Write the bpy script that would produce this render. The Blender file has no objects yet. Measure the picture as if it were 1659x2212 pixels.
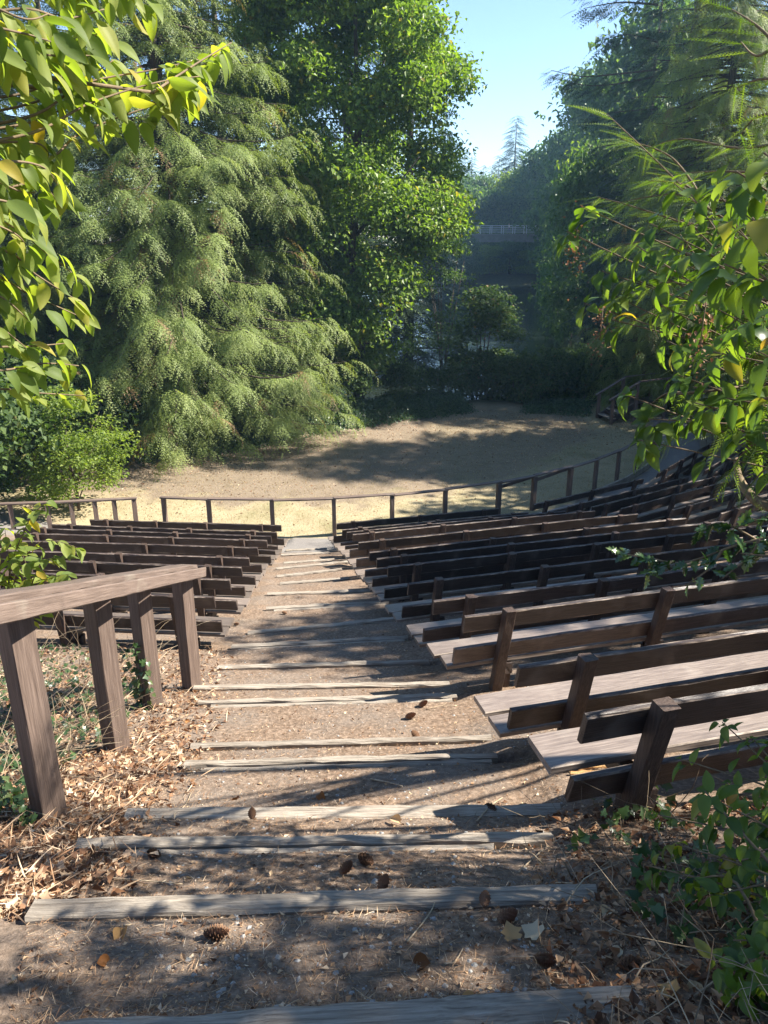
import bpy, math, random
import numpy as np
from mathutils import Matrix, Vector

random.seed(7)
RNG = np.random.default_rng(7)
SC = bpy.context.scene
COL = SC.collection

# ------------------------------------------------------------------ camera, sky, sun, exposure
PITCH = math.radians(20.0)
EYE = np.array([0.0, 0.0, 7.9])
FPX, PCX, PCY = 1662.0, 829.5, 1106.0
cam = bpy.data.cameras.new('camera')
cam.sensor_fit = 'VERTICAL'
cam.sensor_height = 24.0
cam.lens = 24.0 * FPX / 2212.0
cam.clip_start = 0.05
cam.clip_end = 2000.0
cam_ob = bpy.data.objects.new('camera', cam)
cam_ob.location = EYE
cam_ob.rotation_euler = (math.radians(90.0) - PITCH, 0, 0)
COL.objects.link(cam_ob)
SC.camera = cam_ob

SUN_AZ = math.radians(86.0)      # clockwise from +Y
SUN_EL = math.radians(43.0)
SUN = np.array([math.sin(SUN_AZ) * math.cos(SUN_EL), math.cos(SUN_AZ) * math.cos(SUN_EL), math.sin(SUN_EL)])
world = bpy.data.worlds.new('World')
SC.world = world
world.use_nodes = True
wn = world.node_tree.nodes
wn.clear()
sky = wn.new('ShaderNodeTexSky')
sky.sky_type = 'NISHITA'
sky.sun_disc = False
sky.sun_elevation = SUN_EL
sky.sun_rotation = SUN_AZ
sky.air_density = 0.85
sky.dust_density = 0.05
sky.ozone_density = 2.4
bg = wn.new('ShaderNodeBackground')
bg.inputs['Strength'].default_value = 0.075
wo = wn.new('ShaderNodeOutputWorld')
world.node_tree.links.new(sky.outputs[0], bg.inputs['Color'])
world.node_tree.links.new(bg.outputs[0], wo.inputs['Surface'])
sun = bpy.data.lights.new('sun', 'SUN')
sun.energy = 5.0
sun.angle = math.radians(0.6)
sun.color = (1.0, 0.93, 0.82)
sun_ob = bpy.data.objects.new('sun', sun)
sun_ob.rotation_euler = Vector(SUN).to_track_quat('Z', 'Y').to_euler()
sun_ob.location = (30, 20, 60)
COL.objects.link(sun_ob)
SC.view_settings.view_transform = 'Standard'
SC.view_settings.look = 'None'
SC.view_settings.exposure = 1.92
SC.view_settings.gamma = 1.0
SC.view_settings.use_curve_mapping = False
SC.cycles.use_denoising = True
SC.cycles.max_bounces = 7
SC.cycles.diffuse_bounces = 3
SC.cycles.glossy_bounces = 2
SC.cycles.transmission_bounces = 5
SC.cycles.volume_bounces = 0
SC.cycles.caustics_reflective = False
SC.cycles.caustics_refractive = False


def at(x, y, Y):
    """a point of the place, found from a reading in the photograph and its distance ahead"""
    u = (x - PCX) / FPX
    v = (y - PCY) / FPX
    c, s = math.cos(PITCH), math.sin(PITCH)
    d = np.array([u, c - v * s, -s - v * c])
    return EYE + d * (Y / d[1])


def atz(x, y, z):
    u = (x - PCX) / FPX
    v = (y - PCY) / FPX
    c, s = math.cos(PITCH), math.sin(PITCH)
    d = np.array([u, c - v * s, -s - v * c])
    return EYE + d * ((z - EYE[2]) / d[2])


# ------------------------------------------------------------------ materials
def nodes_of(name):
    m = bpy.data.materials.new(name)
    m.use_nodes = True
    nt = m.node_tree
    nt.nodes.clear()
    out = nt.nodes.new('ShaderNodeOutputMaterial')
    return m, nt, out


def N(nt, kind, **kw):
    n = nt.nodes.new(kind)
    for k, v in kw.items():
        if k in n.inputs:
            n.inputs[k].default_value = v
        else:
            setattr(n, k, v)
    return n


def ramp(nt, fac, stops):
    r = nt.nodes.new('ShaderNodeValToRGB')
    el = r.color_ramp.elements
    while len(el) < len(stops):
        el.new(0.5)
    for e, (p, c) in zip(el, stops):
        e.position = p
        e.color = (*c, 1)
    nt.links.new(fac, r.inputs[0])
    return r.outputs[0]


def mixc(nt, fac, a, b, mode='MIX'):
    n = nt.nodes.new('ShaderNodeMix')
    n.data_type = 'RGBA'
    n.blend_type = mode
    for sock, v in ((n.inputs[0], fac), (n.inputs[6], a), (n.inputs[7], b)):
        if hasattr(v, 'links'):
            nt.links.new(v, sock)
        elif isinstance(v, tuple):
            sock.default_value = (*v, 1) if len(v) == 3 else v
        else:
            sock.default_value = v
    return n.outputs[2]


def math_n(nt, op, a, b=0.0, c=None, clamp=False):
    n = nt.nodes.new('ShaderNodeMath')
    n.operation = op
    n.use_clamp = clamp
    for i, v in enumerate((a, b) if c is None else (a, b, c)):
        if hasattr(v, 'links'):
            nt.links.new(v, n.inputs[i])
        else:
            n.inputs[i].default_value = v
    return n.outputs[0]


def noise(nt, vec, scale, detail=4.0, rough=0.6):
    n = N(nt, 'ShaderNodeTexNoise', Scale=scale, Detail=detail, Roughness=rough)
    if vec is not None:
        nt.links.new(vec, n.inputs['Vector'])
    return n.outputs['Fac']


def mapping(nt, vec, scale):
    n = nt.nodes.new('ShaderNodeMapping')
    n.inputs['Scale'].default_value = scale
    nt.links.new(vec, n.inputs['Vector'])
    return n.outputs[0]


def leaf_mat(name, stops, trans, mix=0.4, rough=0.5, spec=0.3, source='tone', veins=False):
    m, nt, out = nodes_of(name)
    if source == 'tone':
        a = nt.nodes.new('ShaderNodeAttribute')
        a.attribute_name = 'tone'
        f = a.outputs['Fac']
    else:
        f = nt.nodes.new('ShaderNodeObjectInfo').outputs['Random']
    col = ramp(nt, f, stops)
    tc = nt.nodes.new('ShaderNodeTexCoord')
    if veins:
        w = N(nt, 'ShaderNodeTexWave', Scale=38.0, Distortion=1.5)
        w.wave_type = 'BANDS'
        w.bands_direction = 'X'
        nt.links.new(tc.outputs['Object'], w.inputs['Vector'])
        col = mixc(nt, math_n(nt, 'MULTIPLY', w.outputs['Fac'], 0.22), col, mixc(nt, 1.0, col, (0.6, 0.65, 0.5), 'MULTIPLY'))
        blot = noise(nt, tc.outputs['Object'], 45.0, 2.0)
        col = mixc(nt, math_n(nt, 'MULTIPLY', math_n(nt, 'SUBTRACT', blot, 0.62, clamp=True), 2.5, clamp=True), col, (0.16, 0.12, 0.03))
    p = N(nt, 'ShaderNodeBsdfPrincipled', Roughness=rough)
    p.inputs['Specular IOR Level'].default_value = spec
    nt.links.new(col, p.inputs['Base Color'])
    t = nt.nodes.new('ShaderNodeBsdfTranslucent')
    nt.links.new(mixc(nt, 1.0, col, trans, 'MULTIPLY'), t.inputs['Color'])
    ms = N(nt, 'ShaderNodeMixShader', Fac=mix)
    nt.links.new(p.outputs[0], ms.inputs[1])
    nt.links.new(t.outputs[0], ms.inputs[2])
    nt.links.new(ms.outputs[0], out.inputs['Surface'])
    return m


def plain_mat(name, stops, scale=(6, 6, 6), rough=0.85, bump=0.4, source='Object', nscale=3.0, randomize=0.0, spec=0.3, second=None):
    m, nt, out = nodes_of(name)
    tc = nt.nodes.new('ShaderNodeTexCoord')
    v = mapping(nt, tc.outputs[source], scale)
    f = noise(nt, v, nscale, 6.0, 0.65)
    col = ramp(nt, f, stops)
    if second:
        f2 = noise(nt, tc.outputs[source], second[0], 3.0)
        k = math_n(nt, 'MULTIPLY', math_n(nt, 'SUBTRACT', f2, second[1], clamp=True), second[2], clamp=True)
        col = mixc(nt, k, col, second[3])
    if randomize:
        r = nt.nodes.new('ShaderNodeObjectInfo').outputs['Random']
        hsv = N(nt, 'ShaderNodeHueSaturation')
        nt.links.new(math_n(nt, 'ADD', math_n(nt, 'MULTIPLY', r, randomize), 1.0 - randomize * 0.5), hsv.inputs['Value'])
        nt.links.new(col, hsv.inputs['Color'])
        col = hsv.outputs[0]
    p = N(nt, 'ShaderNodeBsdfPrincipled', Roughness=rough)
    p.inputs['Specular IOR Level'].default_value = spec
    nt.links.new(col, p.inputs['Base Color'])
    if bump:
        b = N(nt, 'ShaderNodeBump', Strength=bump, Distance=0.02)
        nt.links.new(f, b.inputs['Height'])
        nt.links.new(b.outputs[0], p.inputs['Normal'])
    nt.links.new(p.outputs[0], out.inputs['Surface'])
    return m


M = {}
# bench wood: long axis of every plank is local X; posts have theirs on Z
M['bench'] = plain_mat('dark stained bench wood', [(0.25, (0.017, 0.012, 0.011)), (0.5, (0.040, 0.028, 0.024)), (0.75, (0.076, 0.056, 0.046))],
                       (1.6, 30, 30), 0.45, 0.3, randomize=0.9, spec=0.5, second=(2.6, 0.54, 3.5, (0.14, 0.115, 0.095)))
M['seat'] = plain_mat('worn skylit seat board', [(0.25, (0.065, 0.050, 0.042)), (0.5, (0.140, 0.112, 0.094)), (0.75, (0.23, 0.19, 0.16))],
                      (1.6, 30, 30), 0.36, 0.2, randomize=0.6, spec=0.6, second=(2.2, 0.55, 3.0, (0.25, 0.215, 0.18)))  # paler than the backs: wear, plus sky sheen put into the colour
M['post'] = plain_mat('dark stained post wood', [(0.25, (0.024, 0.016, 0.013)), (0.5, (0.055, 0.037, 0.029)), (0.75, (0.10, 0.07, 0.054))],
                      (30, 30, 1.6), 0.55, 0.3, randomize=0.5, second=(2.5, 0.58, 3.0, (0.10, 0.105, 0.05)))
M['rail'] = plain_mat('worn brown rail paint', [(0.25, (0.078, 0.057, 0.047)), (0.5, (0.122, 0.090, 0.074)), (0.75, (0.175, 0.133, 0.110))],
                      (1.2, 26, 26), 0.6, 0.35, randomize=0.2, second=(2.2, 0.58, 3.0, (0.22, 0.195, 0.16)))
M['railpost'] = plain_mat('worn brown rail post paint', [(0.25, (0.066, 0.046, 0.037)), (0.5, (0.112, 0.080, 0.064)), (0.75, (0.170, 0.125, 0.102))],
                          (26, 26, 1.1), 0.65, 0.4, randomize=0.2, second=(4.0, 0.62, 4.0, (0.05, 0.032, 0.025)))
M['timber'] = plain_mat('weathered grey timber', [(0.25, (0.095, 0.075, 0.058)), (0.42, (0.23, 0.195, 0.155)), (0.6, (0.35, 0.305, 0.25)), (0.8, (0.46, 0.42, 0.36))],
                        (1.3, 34, 34), 0.85, 0.9, randomize=0.2, second=(2.6, 0.55, 3.0, (0.15, 0.11, 0.08)))
M['bark'] = plain_mat('grey brown bark', [(0.3, (0.030, 0.022, 0.017)), (0.55, (0.085, 0.065, 0.050)), (0.75, (0.17, 0.14, 0.11))], (7, 7, 1.4), 0.9, 0.8, randomize=0.3)
M['twig'] = plain_mat('brown twig bark', [(0.3, (0.085, 0.060, 0.036)), (0.7, (0.20, 0.145, 0.085))], (9, 9, 9), 0.8, 0.2)
M['stick'] = plain_mat('dry pale wood', [(0.3, (0.20, 0.145, 0.09)), (0.7, (0.48, 0.39, 0.27))], (20, 20, 20), 0.8, 0.3, randomize=0.4)
M['cone'] = plain_mat('brown cone scales', [(0.3, (0.085, 0.045, 0.026)), (0.7, (0.30, 0.17, 0.10))], (30, 30, 30), 0.8, 0.3, randomize=0.4)
M['rot'] = plain_mat('rotten orange wood', [(0.3, (0.22, 0.11, 0.04)), (0.7, (0.55, 0.34, 0.15))], (3, 40, 40), 0.85, 0.8)
M['concrete'] = plain_mat('bridge concrete', [(0.3, (0.16, 0.155, 0.15)), (0.7, (0.25, 0.245, 0.235))], (0.5, 0.5, 0.5), 0.8, 0.1)
M['railmetal'] = plain_mat('pale bridge rail', [(0.3, (0.44, 0.45, 0.46)), (0.7, (0.55, 0.56, 0.57))], (1, 1, 1), 0.5, 0.0)
M['cloth_white'] = plain_mat('white shirt cloth', [(0.3, (0.70, 0.70, 0.70)), (0.7, (0.80, 0.80, 0.80))], (5, 5, 5), 0.9, 0.0)
M['cloth_dark'] = plain_mat('dark trouser cloth', [(0.3, (0.06, 0.07, 0.10)), (0.7, (0.10, 0.11, 0.14))], (5, 5, 5), 0.9, 0.0)
M['skin'] = plain_mat('skin', [(0.3, (0.42, 0.27, 0.20)), (0.7, (0.50, 0.33, 0.25))], (5, 5, 5), 0.6, 0.0)
M['hair'] = plain_mat('dark hair', [(0.3, (0.02, 0.015, 0.01)), (0.7, (0.05, 0.035, 0.025))], (5, 5, 5), 0.6, 0.0)

M['cedar'] = leaf_mat('cedar spray', [(0.0, (0.090, 0.128, 0.036)), (0.5, (0.185, 0.240, 0.072)), (0.92, (0.265, 0.320, 0.105)), (0.97, (0.22, 0.14, 0.065))], (1.25, 1.3, 0.45), 0.42, 0.52, 0.35)
M['cedar_dark'] = leaf_mat('dark cedar spray', [(0.0, (0.025, 0.048, 0.024)), (0.5, (0.050, 0.085, 0.040)), (1.0, (0.085, 0.120, 0.050))], (1.0, 1.2, 0.5), 0.3, 0.5, 0.35)
M['fir'] = leaf_mat('fir needles', [(0.0, (0.022, 0.044, 0.026)), (0.5, (0.040, 0.072, 0.040)), (1.0, (0.070, 0.105, 0.050))], (1.0, 1.25, 0.5), 0.25, 0.5, 0.35)
M['maple'] = leaf_mat('maple leaf', [(0.0, (0.070, 0.120, 0.024)), (0.45, (0.140, 0.215, 0.042)), (0.85, (0.215, 0.290, 0.060)), (0.97, (0.28, 0.23, 0.06))], (1.35, 1.5, 0.35), 0.48, 0.46, 0.4)
M['broad'] = leaf_mat('broad leaf', [(0.0, (0.038, 0.070, 0.024)), (0.5, (0.085, 0.145, 0.048)), (1.0, (0.150, 0.205, 0.065))], (1.2, 1.4, 0.4), 0.42, 0.5, 0.35)
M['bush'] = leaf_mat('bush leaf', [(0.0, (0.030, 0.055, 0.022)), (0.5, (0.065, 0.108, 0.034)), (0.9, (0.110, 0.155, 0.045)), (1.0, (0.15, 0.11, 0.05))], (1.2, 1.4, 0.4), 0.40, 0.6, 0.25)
M['lit_bush'] = leaf_mat('sunlit bush leaf', [(0.0, (0.075, 0.115, 0.026)), (0.5, (0.150, 0.215, 0.042)), (1.0, (0.24, 0.29, 0.065))], (1.4, 1.5, 0.35), 0.55, 0.55, 0.3)  # brighter copy of the bush leaf, with sunlight put into its colour
M['ivy'] = leaf_mat('ivy leaf', [(0.0, (0.020, 0.045, 0.018)), (0.5, (0.045, 0.085, 0.030)), (1.0, (0.080, 0.125, 0.045))], (1.2, 1.4, 0.4), 0.3, 0.35, 0.5)
M['ivy_leaf'] = leaf_mat('single ivy leaf', [(0.0, (0.025, 0.055, 0.020)), (0.5, (0.055, 0.105, 0.035)), (1.0, (0.12, 0.16, 0.06))], (1.3, 1.5, 0.4), 0.35, 0.35, 0.5, 'obj')
M['cherry'] = leaf_mat('cherry leaf', [(0.0, (0.110, 0.160, 0.040)), (0.45, (0.180, 0.235, 0.055)), (0.8, (0.250, 0.290, 0.070)), (0.965, (0.32, 0.31, 0.07)), (1.0, (0.40, 0.27, 0.04))], (1.6, 1.65, 0.45), 0.58, 0.55, 0.3, 'obj', True)
M['cherry_stuff'] = leaf_mat('cherry leaf behind', [(0.0, (0.110, 0.160, 0.040)), (0.45, (0.180, 0.235, 0.055)), (0.9, (0.250, 0.290, 0.070)), (1.0, (0.36, 0.30, 0.06))], (1.6, 1.65, 0.45), 0.58, 0.55, 0.3)
M['rhodo'] = leaf_mat('shrub leaf', [(0.0, (0.050, 0.100, 0.024)), (0.5, (0.100, 0.170, 0.034)), (0.93, (0.165, 0.225, 0.042)), (0.985, (0.27, 0.24, 0.05)), (1.0, (0.33, 0.20, 0.04))], (1.6, 1.6, 0.35), 0.55, 0.36, 0.45, 'obj', True)
M['rhodo_stuff'] = leaf_mat('shrub leaf behind', [(0.0, (0.050, 0.095, 0.024)), (0.5, (0.095, 0.160, 0.034)), (1.0, (0.155, 0.210, 0.042))], (1.5, 1.6, 0.35), 0.55, 0.4, 0.4)
M['holly'] = leaf_mat('holly leaf', [(0.0, (0.020, 0.050, 0.022)), (0.6, (0.045, 0.090, 0.032)), (1.0, (0.10, 0.15, 0.045))], (1.5, 1.6, 0.4), 0.3, 0.2, 0.7, 'obj')
M['nearfir'] = leaf_mat('near fir needles', [(0.0, (0.055, 0.095, 0.028)), (0.6, (0.110, 0.175, 0.044)), (1.0, (0.19, 0.25, 0.065))], (1.4, 1.5, 0.4), 0.45, 0.5, 0.3)
M['litter'] = leaf_mat('dry litter', [(0.0, (0.09, 0.05, 0.03)), (0.3, (0.22, 0.125, 0.075)), (0.6, (0.38, 0.25, 0.15)), (0.85, (0.52, 0.39, 0.25)), (1.0, (0.60, 0.50, 0.37))], (1.2, 0.9, 0.6), 0.2, 0.8, 0.2)
M['bank_litter'] = leaf_mat('bank litter', [(0.0, (0.075, 0.042, 0.028)), (0.3, (0.20, 0.105, 0.058)), (0.55, (0.33, 0.20, 0.115)), (0.8, (0.47, 0.33, 0.21)), (1.0, (0.60, 0.49, 0.36))], (1.2, 0.9, 0.6), 0.22, 0.8, 0.2)
M['dead_leaf'] = leaf_mat('dead leaf', [(0.0, (0.16, 0.070, 0.028)), (0.3, (0.36, 0.145, 0.040)), (0.5, (0.42, 0.25, 0.10)), (0.75, (0.50, 0.37, 0.22)), (1.0, (0.55, 0.47, 0.34))], (1.2, 0.9, 0.5), 0.25, 0.7, 0.25, 'obj', True)
M['dry_grass'] = leaf_mat('dry grass', [(0.0, (0.20, 0.16, 0.085)), (0.5, (0.36, 0.295, 0.165)), (0.9, (0.48, 0.41, 0.25)), (1.0, (0.20, 0.20, 0.08))], (1.2, 1.0, 0.6), 0.3, 0.8, 0.2)
M['brush'] = leaf_mat('dead stems', [(0.0, (0.12, 0.085, 0.055)), (0.6, (0.30, 0.23, 0.15)), (1.0, (0.45, 0.37, 0.26))], (1.0, 0.9, 0.7), 0.1, 0.8, 0.2)
M['pebble'] = plain_mat('grey pebbles', [(0.3, (0.14, 0.14, 0.135)), (0.7, (0.36, 0.35, 0.33))], (20, 20, 20), 0.8, 0.2)


M['bench_edge'] = plain_mat('worn bench edge', [(0.36, (0.045, 0.032, 0.027)), (0.5, (0.16, 0.125, 0.10)), (0.66, (0.34, 0.28, 0.225))], (4, 14, 14), 0.7, 0.2, randomize=0.5, nscale=2.0)
M['seat_edge'] = plain_mat('worn seat edge', [(0.36, (0.09, 0.07, 0.058)), (0.5, (0.20, 0.165, 0.135)), (0.66, (0.36, 0.30, 0.25))], (4, 14, 14), 0.7, 0.2, randomize=0.4, nscale=2.0)
EDGE_OF = {M['bench'].name: M['bench_edge'], M['seat'].name: M['seat_edge']}


# ------------------------------------------------------------------ mesh helpers
def tag(o, label=None, cat=None, group=None, kind=None):
    if label:
        o['label'] = label
    if cat:
        o['category'] = cat
    if group:
        o['group'] = group
    if kind:
        o['kind'] = kind
    return o


def link(name, me, parent=None, mat=None):
    o = bpy.data.objects.new(name, me)
    COL.objects.link(o)
    if parent is not None:
        o.parent = parent
    return o


def thing(name, label, cat, loc=(0, 0, 0), rz=0.0, group=None):
    o = bpy.data.objects.new(name, None)
    o.empty_display_size = 0.2
    COL.objects.link(o)
    o.location = tuple(float(v) for v in loc)
    o.rotation_euler = (0, 0, rz)
    return tag(o, label, cat, group)


def mesh_np(name, v, f, mat, tone=None, smooth=False):
    """v (n,3); f (m,3) or (m,4) of equal-sided faces; tone per vertex"""
    v = np.asarray(v, np.float32)
    f = np.asarray(f, np.int32)
    me = bpy.data.meshes.new(name)
    k = f.shape[1]
    me.vertices.add(len(v))
    me.vertices.foreach_set('co', v.ravel())
    me.loops.add(len(f) * k)
    me.loops.foreach_set('vertex_index', f.ravel())
    me.polygons.add(len(f))
    me.polygons.foreach_set('loop_start', np.arange(0, len(f) * k, k, dtype=np.int32))
    try:
        me.polygons.foreach_set('loop_total', np.full(len(f), k, dtype=np.int32))
    except Exception:
        pass
    me.polygons.foreach_set('use_smooth', np.full(len(f), smooth, dtype=bool))
    if tone is not None:
        a = me.attributes.new('tone', 'FLOAT', 'POINT')
        a.data.foreach_set('value', np.asarray(tone, np.float32))
    me.update(calc_edges=True)
    if mat is not None:
        me.materials.append(mat)
    return me


def unit(a):
    return a / np.maximum(np.linalg.norm(a, axis=-1, keepdims=True), 1e-9)


def frames(d, up, roll=None):
    """columns: d = local x, side = local y, normal = local z"""
    d = unit(np.asarray(d, float))
    up = np.broadcast_to(np.asarray(up, float), d.shape)
    s = np.cross(up, d)
    bad = np.linalg.norm(s, axis=1) < 1e-4
    if bad.any():
        s[bad] = np.cross(np.array([1.0, 0.3, 0.1]), d[bad])
    s = unit(s)
    n = np.cross(d, s)
    if roll is not None:
        c, q = np.cos(roll)[:, None], np.sin(roll)[:, None]
        s, n = s * c + n * q, n * c - s * q
    return np.stack([d, s, n], axis=2)


def scatter(tv, tf, pos, rot, scale, tone=None):
    n, k = len(pos), len(tv)
    scale = np.asarray(scale, float)
    if scale.ndim == 1:
        scale = scale[:, None]
    p = tv[None] * scale[:, None, :] if scale.shape[1] == 3 else tv[None] * scale[:, :, None]
    v = np.einsum('nij,nkj->nki', rot, p) + pos[:, None]
    f = tf[None] + (np.arange(n) * k)[:, None, None]
    t = None if tone is None else np.repeat(tone, k)
    return v.reshape(-1, 3), f.reshape(-1, tf.shape[1]), t


def join(parts):
    vs, fs, ts, o = [], [], [], 0
    for v, f, t in parts:
        vs.append(v)
        fs.append(f + o)
        ts.append(t if t is not None else np.full(len(v), 0.5))
        o += len(v)
    return np.concatenate(vs), np.concatenate(fs), np.concatenate(ts)


def tube(pts, rad, sides=6, tone=0.5):
    """tapered tube of triangles along a polyline"""
    pts = np.asarray(pts, float)
    n = len(pts)
    rad = np.broadcast_to(np.asarray(rad, float), (n,)) if np.ndim(rad) else np.full(n, rad)
    t = unit(np.gradient(pts, axis=0))
    ref = np.array([0.13, 0.21, 1.0]) if abs(t[:, 2]).mean() < 0.8 else np.array([1.0, 0.2, 0.1])
    s = unit(np.cross(t, ref))
    b = np.cross(t, s)
    a = np.linspace(0, 2 * np.pi, sides, endpoint=False)
    ring = pts[:, None] + rad[:, None, None] * (np.cos(a)[None, :, None] * s[:, None] + np.sin(a)[None, :, None] * b[:, None])
    v = ring.reshape(-1, 3)
    i = np.arange(n - 1)[:, None] * sides
    j = np.arange(sides)[None]
    q = np.stack([i + j, i + (j + 1) % sides, i + sides + (j + 1) % sides, i + sides + j], -1).reshape(-1, 4)
    f = np.concatenate([q[:, [0, 1, 2]], q[:, [0, 2, 3]]])
    cap0 = np.array([[0, k + 1, k] for k in range(1, sides - 1)])
    e = (n - 1) * sides
    cap1 = np.array([[e, e + k, e + k + 1] for k in range(1, sides - 1)])
    f = np.concatenate([f, cap0, cap1])
    return v, f, np.full(len(v), tone)


def plank(L, w, t, rough=0.0015, seg=None, cham=0.0075, seed=0, warp=0.0, notch=0.0):
    """a sawn board along local x, centred on y/z, w across y and t across z: chamfered, with worn, uneven edges"""
    r = np.random.default_rng(abs(int(seed)) + 11)
    seg = seg or max(4, int(L / 0.22))
    xs = np.linspace(-L / 2, L / 2, seg + 1)
    xs[1:-1] += r.uniform(-0.03, 0.03, seg - 1) * min(1, L)
    hw, ht = w / 2, t / 2
    prof = np.array([[-hw + cham, -ht], [hw - cham, -ht], [hw, -ht + cham], [hw, ht - cham], [hw - cham, ht], [-hw + cham, ht], [-hw, ht - cham], [-hw, -ht + cham]])
    v = np.zeros((seg + 1, 8, 3))
    v[:, :, 0] = xs[:, None]
    v[:, :, 1:] = prof[None]
    v[:, :, 1:] += r.normal(0, rough, (seg + 1, 8, 2))
    if notch:
        for k in range(1, seg):
            if r.random() < notch:
                c = r.integers(3, 6)
                v[k, c, 1:] *= 0.88
    if warp:
        v[:, :, 2] += (warp * np.sin(np.linspace(0, math.pi, seg + 1) * r.uniform(0.8, 2.2) + r.uniform(0, 3)))[:, None]
    v[[0, -1], :, 0] += r.normal(0, rough * 1.2, (2, 8))
    v = v.reshape(-1, 3)
    i = np.arange(seg)[:, None] * 8
    j = np.arange(8)[None]
    q = np.stack([i + j, i + 8 + j, i + 8 + (j + 1) % 8, i + (j + 1) % 8], -1).reshape(-1, 4)
    e = seg * 8
    ends = np.array([[0, 1, 2, 3], [0, 3, 4, 7], [4, 5, 6, 7], [e + 3, e + 2, e + 1, e], [e + 7, e + 4, e + 3, e], [e + 7, e + 6, e + 5, e + 4]])
    return v, np.concatenate([q, ends])


def edged(name, v, f, mat):
    me = mesh_np(name, v, f, mat)
    worn = EDGE_OF.get(mat.name)
    if worn:
        me.materials.append(worn)
        mi = np.zeros(len(f), np.int32)
        k = np.arange(len(f) - 6)
        mi[:len(f) - 6] = (k % 2 == 1)
        me.polygons.foreach_set('material_index', mi)
    return me


def board(name, parent, L, w, t, loc, mat, rot=(0, 0, 0), **kw):
    v, f = plank(L, w, t, **kw)
    o = link(name, edged(name, v, f, mat), parent)
    o.location = tuple(float(c) for c in loc)
    o.rotation_euler = rot
    return o


def board_between(name, parent, a, b, w, t, mat, up=(0, 0, 1), **kw):
    """board whose axis runs from a to b (in the parent's space); w lies sideways, t along up"""
    a, b = np.asarray(a, float), np.asarray(b, float)
    R = frames((b - a)[None], np.asarray(up, float))[0]
    v, f = plank(float(np.linalg.norm(b - a)), w, t, **kw)
    o = link(name, edged(name, v, f, mat), parent)
    m = Matrix.Identity(4)
    for i in range(3):
        for j in range(3):
            m[i][j] = R[i, j]
    m.translation = Vector((a + b) / 2)
    o.matrix_basis = m
    return o


def post_mesh(name, w, d, h, mat, seed=0, lean=0.0):
    """square post, base at z=0 (runs along z), leaning in +y by lean radians"""
    v, f = plank(h, w, d, seed=seed, seg=5, rough=0.0018, cham=0.007)
    v = np.stack([v[:, 1], v[:, 2], v[:, 0] + h / 2], 1)
    v[:, 1] += v[:, 2] * math.tan(lean)
    f = f[:, ::-1]
    v[:, 0] *= -1
    f = f[:, ::-1]
    return mesh_np(name, v, f, mat)


# ------------------------------------------------------------------ the lie of the land
CEN = np.array([-3.375, 34.88])          # centre of the amphitheatre's arcs
TIMBER_PX = [((120, 2205), (1370, 2128)), ((75, 1943), (1285, 1908)), ((170, 1812), (1190, 1797)), ((275, 1745), (1205, 1737)),
             ((400, 1643), (1072, 1625)), ((415, 1605), (1060, 1588)), ((430, 1512), (985, 1497)), ((420, 1480), (970, 1472)),
             ((470, 1437), (925, 1425)), ((500, 1393), (880, 1372)), ((535, 1363), (850, 1333)), ((575, 1311), (838, 1297)),
             ((578, 1280), (805, 1272)), ((604, 1258), (752, 1246)), ((596, 1243), (738, 1227)), ((596, 1226), (750, 1211)),
             ((612, 1214), (722, 1206)), ((607, 1197), (712, 1192)), ((618, 1187), (706, 1183))]
TIMBER_Z = [5.7 - 0.3 * k for k in range(19)]
TIMBER = [(atz(*a, z), atz(*b, z)) for (a, b), z in zip(TIMBER_PX, TIMBER_Z)]
G_R = [0, 14.6, 15.24, 15.6, 16.8, 17.81, 18.92, 19.94, 20.95, 21.89, 23.02, 24.1, 25.37, 26.32, 27.39, 28.28, 28.95, 30.02, 30.6, 31.45, 32.02, 32.64, 33.32, 34.2, 36, 46, 80]
G_Z = [0, 0, 0.0, 0.05, 0.3, 0.6, 0.9, 1.2, 1.5, 1.8, 2.1, 2.4, 2.7, 3.0, 3.3, 3.6, 3.9, 4.2, 4.5, 4.8, 5.1, 5.4, 5.7, 6.05, 6.45, 8.6, 9.5]
WATER_Z = -0.55


def ground_r(r):
    return np.interp(r, G_R, G_Z)


def wobble(x, y, f=1.0, seed=0):
    r = np.random.default_rng(seed)
    s = 0
    for k in range(6):
        a = r.uniform(0, 6.28)
        w = f * r.uniform(0.6, 1.9)
        s = s + np.sin((x * math.cos(a) + y * math.sin(a)) * w + r.uniform(0, 6.28))
    return s / 6


def sstep(a, b, x):
    t = np.clip((x - a) / (b - a), 0, 1)
    return t * t * (3 - 2 * t)


EDGE_PX = [(-250, 1045), (220, 1008), (400, 990), (560, 965), (690, 940), (900, 905), (1040, 890), (1130, 893), (1290, 900), (1500, 900)]
EDGE = np.array([atz(x, y, 0)[:2] for x, y in EDGE_PX])      # back edge of the stage lawn


def shore_right(y):
    return 10.5 + (y - 42) * 0.16


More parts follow.
